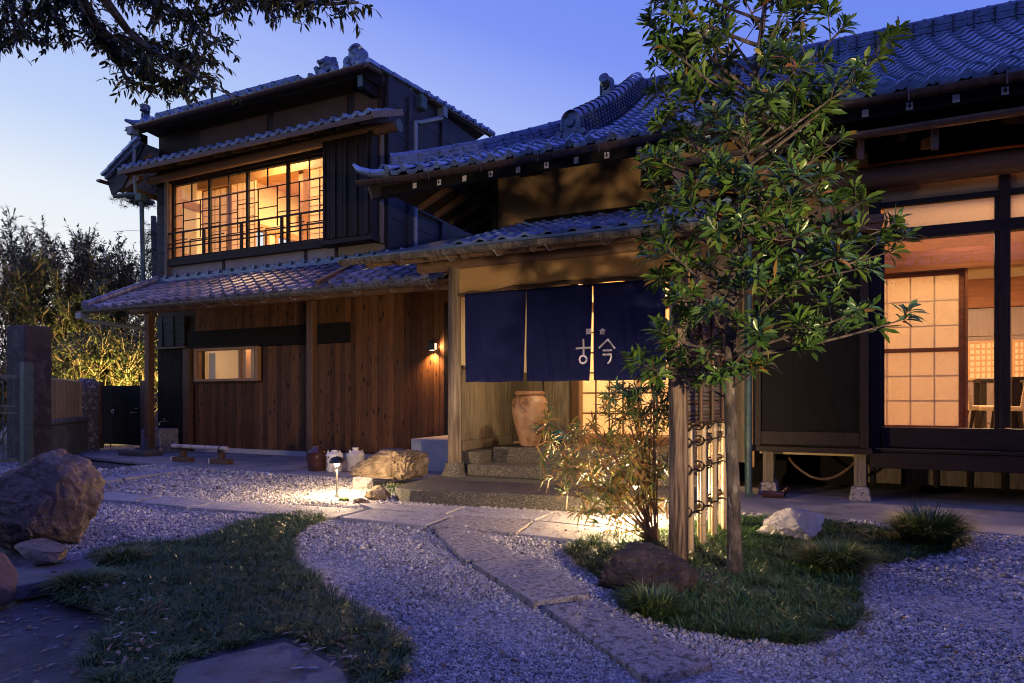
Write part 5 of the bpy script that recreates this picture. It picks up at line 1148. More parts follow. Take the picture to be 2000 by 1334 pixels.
w2 = jar('sake_jar', 'plain white jar with lugs, right of the lettered one', 'jar', c, [(.11, 0), (.118, .012), (.124, .12), (.128, .20), (.135, .225), (.135, .235), (.118, .25), (.055, .288), (.042, .292), (.040, .31), (.050, .318), (.050, .33), (.038, .335)], WHITEG)
for a in (.3, 2.4, 4.5): MB().tube([(c[0]+.078*math.cos(a), c[1]+.078*math.sin(a), c[2]+.27), (c[0]+.10*math.cos(a), c[1]+.10*math.sin(a), c[2]+.296), (c[0]+.112*math.cos(a+.15), c[1]+.112*math.sin(a+.15), c[2]+.258)], .012, 6).build('lug', WHITEG, w2, smooth=True)
# ================================================================ white concrete steps
cs = thing('concrete_steps', 'smooth pale concrete block steps against the timber wall', 'steps', (-4.9, 8.2, 0))
box('upper_step', CONCW, cs, -5.225, -4.2, 7.88, 9.04, .023, .481, .006); box('lower_step', CONCW, cs, -5.62, -5.2255, 8.1, 9.04, .023, .245, .006)
# ================================================================ bamboo barrier
bb = thing('bamboo_barrier', 'low bamboo rail tied on two wooden blocks', 'barrier', (-9.0, 7.42, .022))
P1, P2 = Vector((-9.62, 7.42, .28)), Vector((-8.37, 7.42, .272))
pts = [P1.lerp(P2, k/8) for k in range(9)]; MB().tube(pts, .033, 12).build('bamboo_rail', M('pale_bamboo', (.36, .31, .28), (.46, .40, .36), 5, .45), bb, smooth=True)
for k in (1, 3, 5, 7): q = P1.lerp(P2, k/8); MB().tube([q-Vector((.006, 0, 0)), q+Vector((.006, 0, 0))], .036, 12).build('bamboo_node', OLDW, bb)
for xx in (-9.40, -8.52):
    box('foot_block', BROWNH, bb, xx-.20, xx+.20, 7.38, 7.50, .0225, .10, .006); box('block_end', WHITEP, bb, xx-.215, xx-.2005, 7.375, 7.505, .0225, .102); box('upright', BROWNV, bb, xx-.05, xx+.05, 7.40, 7.48, .101, .205, .006)
    MB().tube([(xx+.035*math.sin(a), 7.42+.045*math.cos(a)*.9, .26+.05*math.sin(a*1.0)) for a in [k*.7 for k in range(10)]], .006, 5).box(xx-.03, xx+.03, 7.385, 7.455, .2055, .25).build('rope_tie', ROPE, bb)
# ================================================================ lamps
wlp = thing('wall_lamp', 'black cube wall lamp glowing on the timber wall', 'wall lamp', (-5.565, 9.0, 1.9))
MB().box(-5.625, -5.505, 8.96, 9.055, 1.85, 1.97).build('housing', BLACKM, wlp, bevel=.003)
GL = glow('lamp_lens', (1, .72, .42), 8); GLS = glow('side_glow_lens', (1, .62, .32), 4)
box('lens', GL, wlp, -5.60, -5.53, 8.985, 9.03, 1.8475, 1.8495); box('lens', GLS, wlp, -5.504, -5.5025, 8.99, 9.04, 1.86, 1.96)
lamp('SPOT', 'wall_lamp_down', (-5.565, 8.985, 1.84), 110, (1, .50, .18), .02, target=(-5.565, 9.02, 0), spot_size=RAD(125), spot_blend=.9)
lamp('SPOT', 'wall_lamp_side', (-5.49, 8.98, 1.91), 16, (1, .55, .22), .02, target=(-4.5, 9.05, 1.91), spot_size=RAD(150), spot_blend=.8)
def path_lamp(px, py, h, label, power):
    c = at(px, py, Z=.0); t = thing('path_lamp', label, 'garden lamp', (c.x, c.y, 0))
    MB().tube([(c.x, c.y, .0), (c.x, c.y, h-.03)], [.010, .013], 12).build('stem', STEEL, t, smooth=True)
    MB().tube([(c.x, c.y, .0), (c.x, c.y, .05)], .020, 12).build('base_collar', STEEL, t)
    MB().lathe((c.x, c.y, h-.05), [(.078, 0), (.081, .006), (.076, .028), (.058, .052), (.030, .066), (.006, .070)], 24).build('cap', BLACKM, t, smooth=True)
    MB().lathe((c.x, c.y, h-.085), [(.016, 0), (.022, .012), (.034, .030), (.034, .034)], 16).build('diffuser', glow('path_lamp_lens', (1, .80, .52), 7), t, smooth=True)
    for k in range(1): lamp('POINT', 'path_lamp_light', (c.x, c.y, h-.105), power, (1, .68, .36), .02)
    return t
path_lamp(658, 973, .425, 'mushroom path lamp with a black cap beside the pitted rock', 380)
path_lamp(1243, 1030, .40, 'path lamp half hidden in the bush before the platform', 560)
# garden floodlight out of view on the right, and one behind the boundary wall
def flood(loc, target, power, label, spot=70, col=WARM2, blend=.6, size=.06):
    t = thing('garden_floodlight', label, 'garden lamp', loc); l = Vector(loc); d = (Vector(target)-l).normalized()
    MB().tube([l-d*.10, l-d*.012], [.045, .06], 14).build('housing', BLACKM, t, smooth=True); MB().tube([(l.x, l.y, -.05), tuple(l-d*.07)], .012, 8).build('stake', BLACKM, t)
    lamp('SPOT', 'floodlight_beam', tuple(l), power, col, size, target=target, spot_size=RAD(spot), spot_blend=blend)
flood((2.1, .35, 1.15), (-4.9, 8.2, 2.9), 1400, 'black garden floodlight on a stake, out to the right', 62, (1, .74, .46), .7)
flood((-1.0, -1.1, 1.5), (-2.6, 6.7, 1.70), 28, 'black garden floodlight on a stake, behind the viewpoint', 40, (1, .78, .58), .9)
flood((-14.5, 9.6, .25), (-17.2, 12.6, 3.0), 2900, 'black garden floodlight under the tall shrubs beyond the wall', 120, (1, .72, .22))
flood((-18.6, 10.6, .2), (-16.5, 13.5, 4.2), 3200, 'black garden floodlight behind the side gate', 130, (1, .75, .25))
# ================================================================ boundary at the left
GPOST = rockmat('mossy_gatepost_stone', [(0, (.016, .012, .011)), (.5, (.050, .038, .034)), (.72, (.13, .105, .095))], 6, .9, 40, .85, .02)
o = MB().box(-12.02, -11.50, 6.20, 6.62, -.05, 2.26).build('gate_post', GPOST, bevel=.03, seg=2); tag(o, 'tall square mossy stone gatepost beside the green iron gate', 'gatepost')
GT = thing('iron_gate', 'green iron gate with scrolls standing at the left edge', 'gate', (-11.3, 5.9, 0))
p0 = gx(52, 912); p0 = Vector((p0[0], p0[1], 0)); gd = Vector((-.30, -.95, 0)).normalized()
MB().beam(p0, p0+Vector((0, 0, 1.62)), .13, .13).build('hinge_post', IRONG, GT, bevel=.006)
for z in (.12, .62+.22, .95, 1.40):
    MB().beam(p0+gd*.12+Vector((0, 0, z)), p0+gd*1.6+Vector((0, 0, z)), .035, .03 if z not in (.12, 1.40) else .06).build('gate_rail', IRONG, GT)
for k in range(9): q = p0+gd*(.16+.13*k); MB().tube([q+Vector((0, 0, .12)), q+Vector((0, 0, 1.40))], .010, 6).build('gate_bar', IRONG, GT)
for k in range(6):
    q = p0+gd*(.225+.13*k); MB().tube([q+Vector((0, 0, .895))+gd*(.04*math.cos(a))+Vector((0, 0, .04*math.sin(a))) for a in [j*.63 for j in range(11)]], .006, 5).tube([q+Vector((0, 0, .25))+gd*(.05*math.cos(a)*(1-a/9))+Vector((0, 0, .08*math.sin(a)*(1-a/9))) for a in [j*.5 for j in range(14)]], .006, 5).build('gate_scroll', IRONG, GT)
MWALL = rockmat('mossy_concrete', [(0, (.05, .052, .042)), (.45, (.10, .098, .085)), (.7, (.19, .175, .155))], 3.5, .5, 20, .9, .015)
LW = thing('boundary_wall', 'low mossy concrete wall carrying a bamboo screen', 'wall', (-12.5, 7.4, 0))
a, b_ = Vector((-11.75, 6.62, 0)), Vector((-13.45, 8.30, 0))
MB().beam(a+Vector((0, 0, .28)), b_+Vector((0, 0, .28)), .22, .66).build('wall_body', MWALL, LW, bevel=.02); MB().beam(a+Vector((0, 0, .655)), b_+Vector((0, 0, .655)), .28, .09).build('coping', MWALL, LW, bevel=.02)
BF = thing('bamboo_screen', 'split bamboo screen with three rails between gatepost and pillar', 'fence', (-12.5, 7.4, .7))
BAM = M('old_bamboo', (.17, .125, .075), (.34, .26, .17), 6, .6, .2, 40, .002, stretch=(4, 4, 1), vary=.3)
n_ = 74; dd = (b_-a)
for k in range(n_): q = a+dd*((k+.5)/n_); MB().tube([q+Vector((0, 0, .70)), q+Vector((0, 0, 1.40+rnd.uniform(-.01, .01)))], .0135, 6, True).build('bamboo_stick', BAM, BF)
off = Vector((-dd.y, dd.x, 0)).normalized()*(.03); off = off if off.y < 0 else -off
for z in (.86, 1.12, 1.40): MB().tube([a+off+Vector((0, 0, z)), b_+off+Vector((0, 0, z))], .028, 8).build('bamboo_rail', BAM, BF, smooth=True)
o = rock('stone_pillar', None, (-13.62, 8.50, -.05), (.24, .24, 1.02), GPOST, 51, 4, .05, 1, 0)
bpy.data.objects.remove(o)
PLR = rockmat('pitted_pillar_stone', [(0, (.03, .026, .03)), (.5, (.08, .07, .075)), (.62, (.30, .26, .29))], 14, 1, 30, .9, .02)
o = MB().lathe((-13.58, 8.50, -.05), [(.22, 0), (.22, 1.3), (.20, 1.45), (.12, 1.53)], 14).build('stone_pillar', PLR, smooth=True); tag(o, 'pitted round-topped stone pillar at the end of the bamboo screen', 'pillar')
SD = thing('side_gate', 'black boarded side gate with a lever handle', 'gate', (-13.1, 8.95, 0))
for k in range(7): box('gate_board', CHAR, SD, -13.78+.178*k, -13.78+.178*k+.175, 8.93, 8.96, .10, 1.34, .003)
for k, z in enumerate((.25, 1.15)): box('gate_ledge', CHAR, SD, -13.78, -12.54, 8.961, 8.99, z, z+.1)
box('gate_jamb', BROWNV, SD, -13.98, -13.80, 8.9, 9.0, 0, 1.42, .005); box('gate_jamb', BROWNV, SD, -12.52, -12.38, 8.9, 9.0, 0, 1.44, .005)
MB().tube([(-12.66, 8.93, .78), (-12.66, 8.88, .78), (-12.80, 8.88, .78)], .012, 8).lathe((-12.66, 8.92, .86), [(.03, 0), (.03, .01)], 12).build('lever_handle', STEEL, SD, smooth=True)
for xx in (-13.42, -13.37): MB().tube([(xx, 8.925, .74), (xx, 8.90, .79), (xx, 8.925, .84)], .006, 6).build('pull', STEEL, SD)
# water basin, tap
BS = thing('water_basin', 'granite trough under a brass tap at the dark corner', 'basin', (-11.75, 8.75, 0))
MB().box(-12.0, -11.45, 8.55, 8.97, .02, .47).build('trough', PAVED, BS, bevel=.02, seg=2)
TP_ = thing('water_tap', 'old metal tap on the black boards above the granite trough', 'tap', (-11.85, 9.0, .6))
MB().tube([(-11.85, 9.05, .60), (-11.85, 8.88, .60), (-11.85, 8.84, .575), (-11.85, 8.84, .53)], .014, 8).build('spout', STEEL, TP_, smooth=True); MB().tube([(-11.85, 8.95, .60), (-11.85, 8.95, .65)], .008, 6).beam((-11.90, 8.95, .655), (-11.80, 8.95, .655), .012, .012).build('tap_handle', STEEL, TP_)
# ================================================================ sleeve fence
SF = thing('sleeve_fence', 'rustic brushwood and bamboo screen between two posts by the tree', 'fence', (-.70, 4.85, 0))
A, B = Vector((-.765, 4.23, 0)), Vector((-.615, 5.50, 0)); D = B-A
FPOST = M('stripped_post', (.030, .016, .010), (.22, .145, .095), 3, .7, .8, 16, .010, stretch=(11, 11, .7), lo=.42, hi=.60, dirt=((.02, .013, .01), 2.2, .56, .66))
MB().tube([A, A+Vector((.004, 0, .6)), A+Vector((-.004, 0, 1.2)), A+Vector((.002, 0, 1.86))], [.064, .060, .058, .054], 14).build('post', FPOST, SF, smooth=True)
MB().tube([B, B+Vector((.004, 0, .9)), B+Vector((0, 0, 1.86))], [.062, .058, .055], 14).build('post', FPOST, SF, smooth=True)
for z in (.30, .58, .76, .87, 1.30, 1.74): MB().tube([A+Vector((0, 0, z-.015)), B+Vector((0, 0, z+.015))], .015, 8).build('cross_rail', BROWNV, SF)
ci = 0
for z0 in np.arange(.90, 1.80, .026):
    for sd in (-1, 1):
        q = A+D*.05+Vector((sd*.018, 0, z0+rnd.uniform(-.003, .003))); r = A+D*.95+Vector((sd*.018, 0, z0+rnd.uniform(-.006, .006)))
        MB().tube([q, (q+r)/2+Vector((0, 0, rnd.uniform(-.004, .004))), r], [.0125+rnd.uniform(-.001, .002)]*3, 7).build('brushwood_stick', LOG if rnd.random() < .6 else OLDW, SF, smooth=True)
BAMP = M('pale_bamboo_pole', (.36, .25, .14), (.50, .37, .22), 4, .4, .1, 30, .002, stretch=(5, 5, 1), vary=.15)
for k, t in enumerate((.14, .26, .38, .50, .62, .74, .86)):
    q = A+D*t; sd = -.03 if k % 2 else .03
    mm = BAMP
    MB().tube([q+Vector((sd, 0, z)) for z in (0, .3, .6, .88)], [.022, .022, .021, .021], 10).build('bamboo_pole', mm, SF, smooth=True)
    for z in (.16, .39, .62, .82): MB().tube([q+Vector((sd, 0, z)), q+Vector((sd, 0, z+.012))], .0245, 10).build('bamboo_node', mm, SF)
    MB().tube([q+Vector((-sd*1.8, 0, .9)), q+Vector((-sd*1.8, 0, 1.78))], .014, 8).build('upright_cane', BROWNV, SF, smooth=True)
for t in (.12, .36, .52, .67, .88):
    for z in (.30, .58, .76, .87, 1.30, 1.74):
        q = A+D*t+Vector((0, 0, z)); mt = MB()
        mt.tube([q+Vector((.045*math.cos(a), .010*math.sin(a*2), .035*math.sin(a))) for a in [j*.7 for j in range(10)]], .007, 5)
        for sgn in (-1, 1): mt.tube([q+Vector((.04, 0, 0)), q+Vector((.07, sgn*.02, .01)), q+Vector((.10, sgn*.035, -.01*sgn))], [.006, .005, .003], 5)
        mt.build('rope_tie', ROPE, SF)
# power line
o = MB().tube([(-60, 40, 17.0), (-38, 34, 13.6), (-20, 30, 11.6)], .018, 5).build('power_line', BLACKM); tag(o, 'thin overhead power line crossing the sky behind the shrubs', 'cable')
# ================================================================ foliage
def leaf_mesh(name, pos, dr, nm, ln, wd, mat, parent=None, droop=.25, w1=.75, w2=1.0, fold=.18, label=None, seed=1, tone=None, kind='stuff', origin=None):
    pos, dr, nm = map(np.asarray, (pos, dr, nm)); dr = dr/np.linalg.norm(dr, axis=1)[:, None]
    sd = np.cross(dr, nm); sd /= np.maximum(np.linalg.norm(sd, axis=1), 1e-6)[:, None]; up = np.cross(sd, dr); up *= np.sign(up[:, 2:3]+1e-9); N = len(pos)
    ln = np.asarray(ln)[:, None]; wd = np.asarray(wd)[:, None]
    g0 = np.random.default_rng(seed+50); droop = droop*g0.uniform(-.2, 2.0, (N, 1)); tw = g0.normal(0, .16, (N, 1))
    def P_(t, s, dz): return sd*ln*tw*t*t+pos+dr*ln*t+sd*wd*s*.5+up*dz*wd-np.array([0, 0, 1])*ln*droop*t*t
    V = np.stack([P_(0, 0, 0), P_(.35, -w1, fold), P_(.35, 0, 0), P_(.35, w1, fold), P_(.7, -w2, fold), P_(.7, 0, 0), P_(.7, w2, fold), P_(1, 0, 0)], 1)
    T = np.array([(0, 1, 2), (0, 2, 3), (4, 7, 5), (5, 7, 6)]); Q = np.array([(1, 4, 5, 2), (2, 5, 6, 3)]); o8 = 8*np.arange(N)[:, None, None]
    g = np.random.default_rng(seed); tn = g.uniform(0, 1, N) if tone is None else tone
    o = np_mesh(name, V.reshape(-1, 3), [(T[None]+o8).reshape(-1, 3), (Q[None]+o8).reshape(-1, 4)], mat, parent, smooth=False, attr={'tone': np.repeat(tn, 8)}, origin=origin)
    if kind: o['kind'] = kind
    if label: o['label'] = label
    return o
BARK = M('smooth_grey_bark', (.028, .020, .015), (.12, .092, .070), 5, .75, .9, 24, .010, stretch=(4, 4, 1.6), lo=.40, hi=.62, dirt=((.17, .15, .12), 7, .60, .68))
LEAFG = attrmat('leathery_leaf', [(0, (.022, .052, .012)), (.5, (.055, .122, .020)), (.95, (.12, .19, .032)), (1, (.24, .075, .02))], rough=.30, trans=.14, spec=.55)
def U(v): v = Vector(v); return v.normalized()
def rosettes(tips, n_leaf, length, width, seed, spread=(35, 80)):
    r = random.Random(seed); pos = []; dr = []; nm = []; ln = []; wd = []
    for p, ax in tips:
        ax = U(ax); a0 = ax.orthogonal().normalized(); b0 = ax.cross(a0); n = max(5, n_leaf+r.randint(-5, 4)); sc = r.uniform(.66, 1.2)
        for k in range(n):
            az = k*2.399+r.uniform(-.3, .3); t = RAD(spread[0]+(spread[1]-spread[0])*(k/n)+r.uniform(-10, 10)); d = ax*math.cos(t)+(a0*math.cos(az)+b0*math.sin(az))*math.sin(t)
            pos.append(p-ax*.035*(k/n)+d*.006); dr.append(d); nm.append(ax); ln.append(length*sc*r.uniform(.72, 1.2)); wd.append(width*sc*r.uniform(.8, 1.15))
    return pos, dr, nm, ln, wd
# ---------------------------------------------------------------- the garden tree
TR = thing('garden_tree', 'slender evergreen tree with whorled leathery leaves in the right bed', 'tree', (-.398, 4.047, 0))
trunk_px = [(1436, 1128), (1434, 1060), (1433, 960), (1428, 850), (1424, 740), (1428, 640), (1434, 560), (1442, 450), (1452, 340), (1462, 240), (1474, 150), (1488, 60), (1500, -40), (1505, -140)]
tp = [at(px, py, Y=4.05+.0*i) for i, (px, py) in enumerate(trunk_px)]; tp[0].z = -.02
tp.insert(1, tp[0]+Vector((0, 0, .06)))
rad = [.060, .047, .041, .038, .036, .034, .033, .036, .030, .025, .021, .018, .015, .011, .007]
MB().tube(tp, rad, 14).build('trunk', BARK, TR, smooth=True)
def trunk_at(py):
    for i in range(len(trunk_px)-1):
        if trunk_px[i+1][1] <= py <= trunk_px[i][1]:
            t = (trunk_px[i][1]-py)/(trunk_px[i][1]-trunk_px[i+1][1]); return tp[i+1].lerp(tp[i+2], t)
    return tp[-1]
BR = [ # start height on trunk (px), end px, depth offset
 (720, (1240, 712), .1), (700, (1285, 645), -.2), (690, (1300, 655), .2), (640, (1268, 730), -.1), (700, (1770, 622), .05), (690, (1700, 600), -.2), (660, (1640, 560), .25), (650, (1560, 545), -.35), (640, (1585, 640), -.25), (760, (1475, 720), -.15), (780, (1370, 745), .15), (700, (1490, 655), -.3), (720, (1400, 730), -.2),
 (600, (1285, 540), .1), (590, (1300, 480), -.3), (600, (1330, 580), -.25), (560, (1268, 470), .3), (560, (1745, 490), .1), (560, (1700, 520), -.3), (540, (1745, 440), -.1), (530, (1690, 390), .25), (560, (1640, 500), -.45), (520, (1560, 460), -.4),
 (500, (1262, 410), .05), (470, (1268, 350), -.2), (480, (1330, 380), -.35), (440, (1262, 300), .1), (460, (1640, 400), .3), (450, (1600, 380), -.3), (430, (1560, 340), -.45), (420, (1650, 330), .1), (400, (1645, 270), -.15), (380, (1600, 210), .2),
 (380, (1300, 320), -.25), (370, (1340, 260), .35), (340, (1290, 240), -.05), (330, (1720, 110), .0), (330, (1738, 75), .2), (300, (1680, 150), -.2), (300, (1590, 160), .3), (280, (1300, 190), .2), (270, (1345, 170), -.3), (240, (1278, 125), .1), (230, (1640, 60), -.1), (230, (1560, 130), -.35), (220, (1300, 90), -.2), (200, (1345, 120), .3),
 (190, (1270, 45), .1), (180, (1310, 30), -.2), (170, (1550, 60), .2), (160, (1500, 100), -.35), (150, (1370, 60), -.3), (140, (1400, 20), .2), (130, (1590, 5), .1), (110, (1530, 20), -.2), (90, (1290, -5), .1), (60, (1450, -10), -.25), (40, (1350, -20), .2), (20, (1560, -30), .15), (0, (1480, -60), -.1), (-40, (1420, -80), 0),
 (520, (1450, 430), -.5), (600, (1480, 540), -.45), (430, (1470, 340), -.5), (340, (1460, 250), -.45), (660, (1390, 600), -.4), (480, (1400, 450), -.45), (380, (1400, 330), -.4), (300, (1390, 230), -.35), (250, (1500, 190), -.4), (640, (1430, 500), .4), (450, (1500, 380), .4)]
tips = []; brs = MB(); r_ = random.Random(4)
for h0, (ex, ey), dz in BR:
    s = trunk_at(h0); e = at(ex, ey, Y=4.05+dz); L_ = (e-s).length
    mid = s.lerp(e, .5)+Vector((0, 0, -.05*L_*(1 if e.z > s.z else .3)))+Vector((r_.uniform(-.03, .03), r_.uniform(-.03, .03), 0))
    pts = [s*(1-t)**2+mid*2*t*(1-t)+e*t*t for t in [k/6 for k in range(7)]]
    r0 = .006+.008*min(1, L_); brs.tube(pts, [r0*(1-.75*k/6) for k in range(7)], 6)
    n = 2+int(L_*3.3); d0 = (e-s).normalized()
    tips.append((e, U(d0+Vector((0, 0, .5)))))
    for k in range(n):
        t = 1-.68*(k+.4)/n; q = s*(1-t)**2+mid*2*t*(1-t)+e*t*t
        for side in range(r_.choice((1, 2, 2))):
            dirn = U(d0*.5+Vector((r_.gauss(0, .6), r_.gauss(0, .7), r_.gauss(.35, .4)))); l = r_.uniform(.06, .20)*(.7+.5*(1-t)); tpv = q+dirn*l
            brs.tube([q, q+dirn*l*.5+Vector((0, 0, -.01)), tpv], [.004, .0035, .003], 5, False); tips.append((tpv, U(dirn+Vector((0, 0, .7)))))
o = brs.build('limbs', BARK, TR, smooth=True); o['kind'] = 'stuff'
print('ROSETTES', len(tips))
leaf_mesh('crown', *rosettes(tips, 15, .098, .032, 3), LEAFG, TR, droop=.22, w1=.62, w2=.95, seed=5)
# ---------------------------------------------------------------- thin shrub in front of the steps
SH = thing('thin_shrub', 'sparse shrub of narrow half dry leaves before the stone platform', 'shrub', (-1.02, 4.65, 0))
LEAFS = attrmat('narrow_dry_leaf', [(0, (.20, .075, .022)), (.3, (.36, .19, .05)), (.5, (.24, .21, .05)), (.72, (.085, .13, .035)), (1, (.05, .095, .025))], rough=.45, trans=.25)
b0 = Vector((-1.02, 4.66, 0)); st = MB(); pos = []; dr = []; nm = []; ln = []; wd = []; tn = []
r_ = random.Random(12); targets = []
for k in range(12):
    targets.append((r_.uniform(1075, 1312), r_.uniform(745, 960)))
targets += [(1070, 930), (1062, 900), (1085, 870), (1110, 850), (1150, 830), (1180, 790), (1215, 765), (1240, 760), (1275, 765), (1300, 790), (1100, 960), (1120, 1000), (1160, 1020), (1215, 755), (1240, 745), (1275, 745)]
for k, (ex, ey) in enumerate(targets):
    e = at(ex, ey, Y=4.65+r_.uniform(-.3, .35)); s = b0+Vector((r_.uniform(-.05, .05), r_.uniform(-.05, .05), 0)); e.z = max(e.z, .15)
    mid = s.lerp(e, .45); mid.z += .12*(e-s).length; mid += Vector(((e.x-s.x)*-.15, 0, 0)); L_ = (e-s).length
    f = lambda t: s*(1-t)**2+mid*2*t*(1-t)+e*t*t
    st.tube([f(j/8) for j in range(9)], [.0075*(1-.75*j/8) for j in range(9)], 6)
    nodes_ = []
    for j in range(int(L_*7)):
        t = r_.uniform(.35, 1); q = f(t); d = U((f(min(1, t+.05))-f(t-.05))*4+Vector((r_.gauss(0, .5), r_.gauss(0, .5), r_.gauss(.2, .4)))); l = r_.uniform(.06, .2); x = q+d*l
        st.tube([q, q+d*l*.5, x], [.0035, .003, .002], 4, False); nodes_.append((x, d))
    nodes_.append((e, U(e-mid)))
    for x, d in nodes_:
        top = x.z > .92
        for m in range(r_.randint(8, 15)):
            a = r_.uniform(0, 6.28); t = RAD(r_.uniform(25, 105)); o1 = d.orthogonal().normalized(); v = d*math.cos(t)+(o1*math.cos(a)+d.cross(o1)*math.sin(a))*math.sin(t)
            pos.append(x-d*r_.uniform(0, .05)); dr.append(v); nm.append(d); ln.append(r_.uniform(.07, .135)); wd.append(r_.uniform(.010, .017)); tn.append(min(1, max(0, r_.gauss(.86 if top else .50, .26))))
o = st.build('stems', M('shrub_stem', (.12, .07, .035), (.26, .16, .08), 8, .6), SH, smooth=True); o['kind'] = 'stuff'
leaf_mesh('foliage', pos, dr, nm, ln, wd, LEAFS, SH, droop=.35, w1=1, w2=.8, tone=np.array(tn), fold=.1)
# small whorled foliage tips at the top of the shrub (same leaves as the tree)
r_ = random.Random(31); tips2 = []
for _ in range(26):
    x = at(r_.uniform(1200, 1318), r_.uniform(750, 830), Y=4.6+r_.uniform(-.25, .2)); tips2.append((x, U((r_.gauss(0, .4), r_.gauss(0, .4), 1))))
leaf_mesh('foliage', *rosettes(tips2, 9, .085, .018, 8), LEAFG, SH, droop=.25, seed=9)
# ---------------------------------------------------------------- overhanging tree, upper left
OT = thing('overhanging_tree', 'broadleaf tree whose dark leafy boughs hang in from the upper left', 'tree', (-5.2, 1.6, 0))
ob_ = MB(); r_ = random.Random(77)
MB().tube([(-5.2, 1.4, -.05), (-5.15, 1.5, 1.0), (-5.0, 1.8, 2.2), (-4.7, 2.2, 3.4), (-4.4, 2.6, 4.6), (-4.3, 2.8, 5.6)], [.16, .14, .125, .11, .08, .04], 12).build('trunk', BARK, OT, smooth=True)
YD = 3.6
main = [((140, -60), (168, 20), (200, 75), (262, 78), (330, 95), (420, 120)), ((160, -10), (180, 40), (215, 90), (250, 160), (300, 170), (380, 150)), ((140, -60), (90, -10), (60, 40), (20, 60)), ((80, -50), (50, 0), (40, 50), (60, 80)), ((0, -50), (20, 0), (30, 60), (10, 85)), ((120, -50), (110, 10), (90, 50), (95, 90)), ((140, -60), (260, -20), (340, 20), (420, 30), (470, 5)), ((200, 75), (240, 110), (280, 140), (330, 160), (360, 165)),
        ((60, -40), (100, 20), (130, 60), (140, 90)), ((20, -30), (10, 20), (0, 70), (-10, 80)), ((260, -40), (400, -20), (520, -5), (640, 8), (700, 5)), ((420, -30), (500, 0), (560, 10)), ((200, -30), (300, 0), (360, 40), (430, 80)), ((100, -30), (180, 40), (230, 80), (290, 120), (400, 110)), ((250, 60), (300, 100), (370, 140), (420, 175))]
root = Vector((-4.5, 2.5, 4.2)); twigs = []
for pl_i, pl2 in enumerate(main):
    yo = r_.uniform(-.35, .35); pts = [at(px, py, Y=YD+yo) for px, py in pl2]
    ob_.tube([root]+pts, [.05, .030]+[.024*(1-.8*k/len(pts)) for k in range(1, len(pts))] if len(pts) > 1 else .03, 7)
    for i in range(len(pts)-1):
        a, b_ = pts[i], pts[i+1]; n = int((b_-a).length/.022)
        for k in range(n):
            q = a.lerp(b_, (k+r_.random())/max(1, n)); d = U((b_-a).normalized()*.6+Vector((r_.gauss(0, .8), r_.gauss(0, .8), r_.gauss(-.1, .6)))); l = r_.uniform(.05, .26)
            if pl_i in (7, 8): l *= .45
            twigs.append((q, d, l))
pos = []; dr = []; nm = []; ln = []; wd = []
for q, d, l in twigs:
    e = q+d*l; ob_.tube([q, e], [.003, .0015], 4, False)
    for j in range(r_.randint(6, 11)):
        t = r_.uniform(.2, 1); x = q.lerp(e, t); v = U(d*.6+Vector((r_.gauss(0, .7), r_.gauss(0, .7), r_.gauss(-.35, .5))))
        pos.append(x); dr.append(v); nm.append(U((r_.gauss(0, .5), r_.gauss(0, .5), 1))); ln.append(r_.uniform(.042, .075)); wd.append(r_.uniform(.017, .028))
o = ob_.build('limbs', BARK, OT, smooth=True); o['kind'] = 'stuff'
LEAFB = attrmat('dark_broad_leaf', [(0, (.010, .016, .008)), (.6, (.024, .034, .012)), (1, (.06, .06, .02))], rough=.28, trans=.10)
leaf_mesh('crown', pos, dr, nm, ln, wd, LEAFB, OT, droop=.2, w1=.9, w2=.8, seed=6); print('OVERHANG', len(pos))
# ---------------------------------------------------------------- tall shrubs beyond the wall
LEAFO = attrmat('oleander_leaf', [(0, (.020, .032, .012)), (.6, (.055, .075, .025)), (1, (.12, .125, .04))], rough=.5, trans=.25)
STEMO = M('oleander_stem', (.16, .11, .06), (.28, .20, .12), 6, .7)
def tall_shrub(name, label, base, h, spread, nstem, nleaf, seed, ll=.16, lw=.032, top=None, lo=.2):
    r = random.Random(seed); T_ = thing(name, label, 'shrub', base, 'tall shrubs behind the boundary wall'); B0 = Vector(base); ms = MB(); pos = []; dr = []; nm = []; ln = []; wd = []
    for k in range(nstem):
        a = r.uniform(0, 6.28); rr = spread*math.sqrt(r.random()); hh = h*math.sqrt(max(.2, 1-.62*(rr/spread)**2))*r.uniform(.80, 1.0); e = B0+Vector((rr*math.cos(a), rr*math.sin(a), hh)); s = B0+Vector((rr*.22*math.cos(a), rr*.22*math.sin(a), 0)); mid = s.lerp(e, .5)+Vector((-.1*math.cos(a)*rr, -.1*math.sin(a)*rr, .08*h))
        f = lambda t: s*(1-t)**2+mid*2*t*(1-t)+e*t*t
        ms.tube([f(j/6) for j in range(7)], [.020*(1-.85*j/6) for j in range(7)], 5)
        for j in range(int(nleaf/nstem/9)):
            t = lo+(1-lo)*r.random()**.6; q = f(t); d = U((f(min(1, t+.05))-f(t-.05)).normalized()*1.2+Vector((r.gauss(0, .55), r.gauss(0, .55), r.gauss(.1, .3)))); l = r.uniform(.12, .7); x = q+d*l
            ms.tube([q, x], [.008, .004], 3, False)
            for m in range(9):
                tt_ = r.uniform(.4, 1.0); o1 = d.orthogonal().normalized(); aa = r.uniform(0, 6.28); th = RAD(r.uniform(20, 105)); v = d*math.cos(th)+(o1*math.cos(aa)+d.cross(o1)*math.sin(aa))*math.sin(th)
                pos.append(q.lerp(x, tt_)); dr.append(v); nm.append(d); ln.append(ll*r.uniform(.7, 1.25)); wd.append(lw*r.uniform(.8, 1.2))
    o = ms.build('stems', STEMO, T_); o['kind'] = 'stuff'
    leaf_mesh('foliage', pos, dr, nm, ln, wd, LEAFO, T_, droop=.12, w1=1, w2=.8, fold=.05, seed=seed)
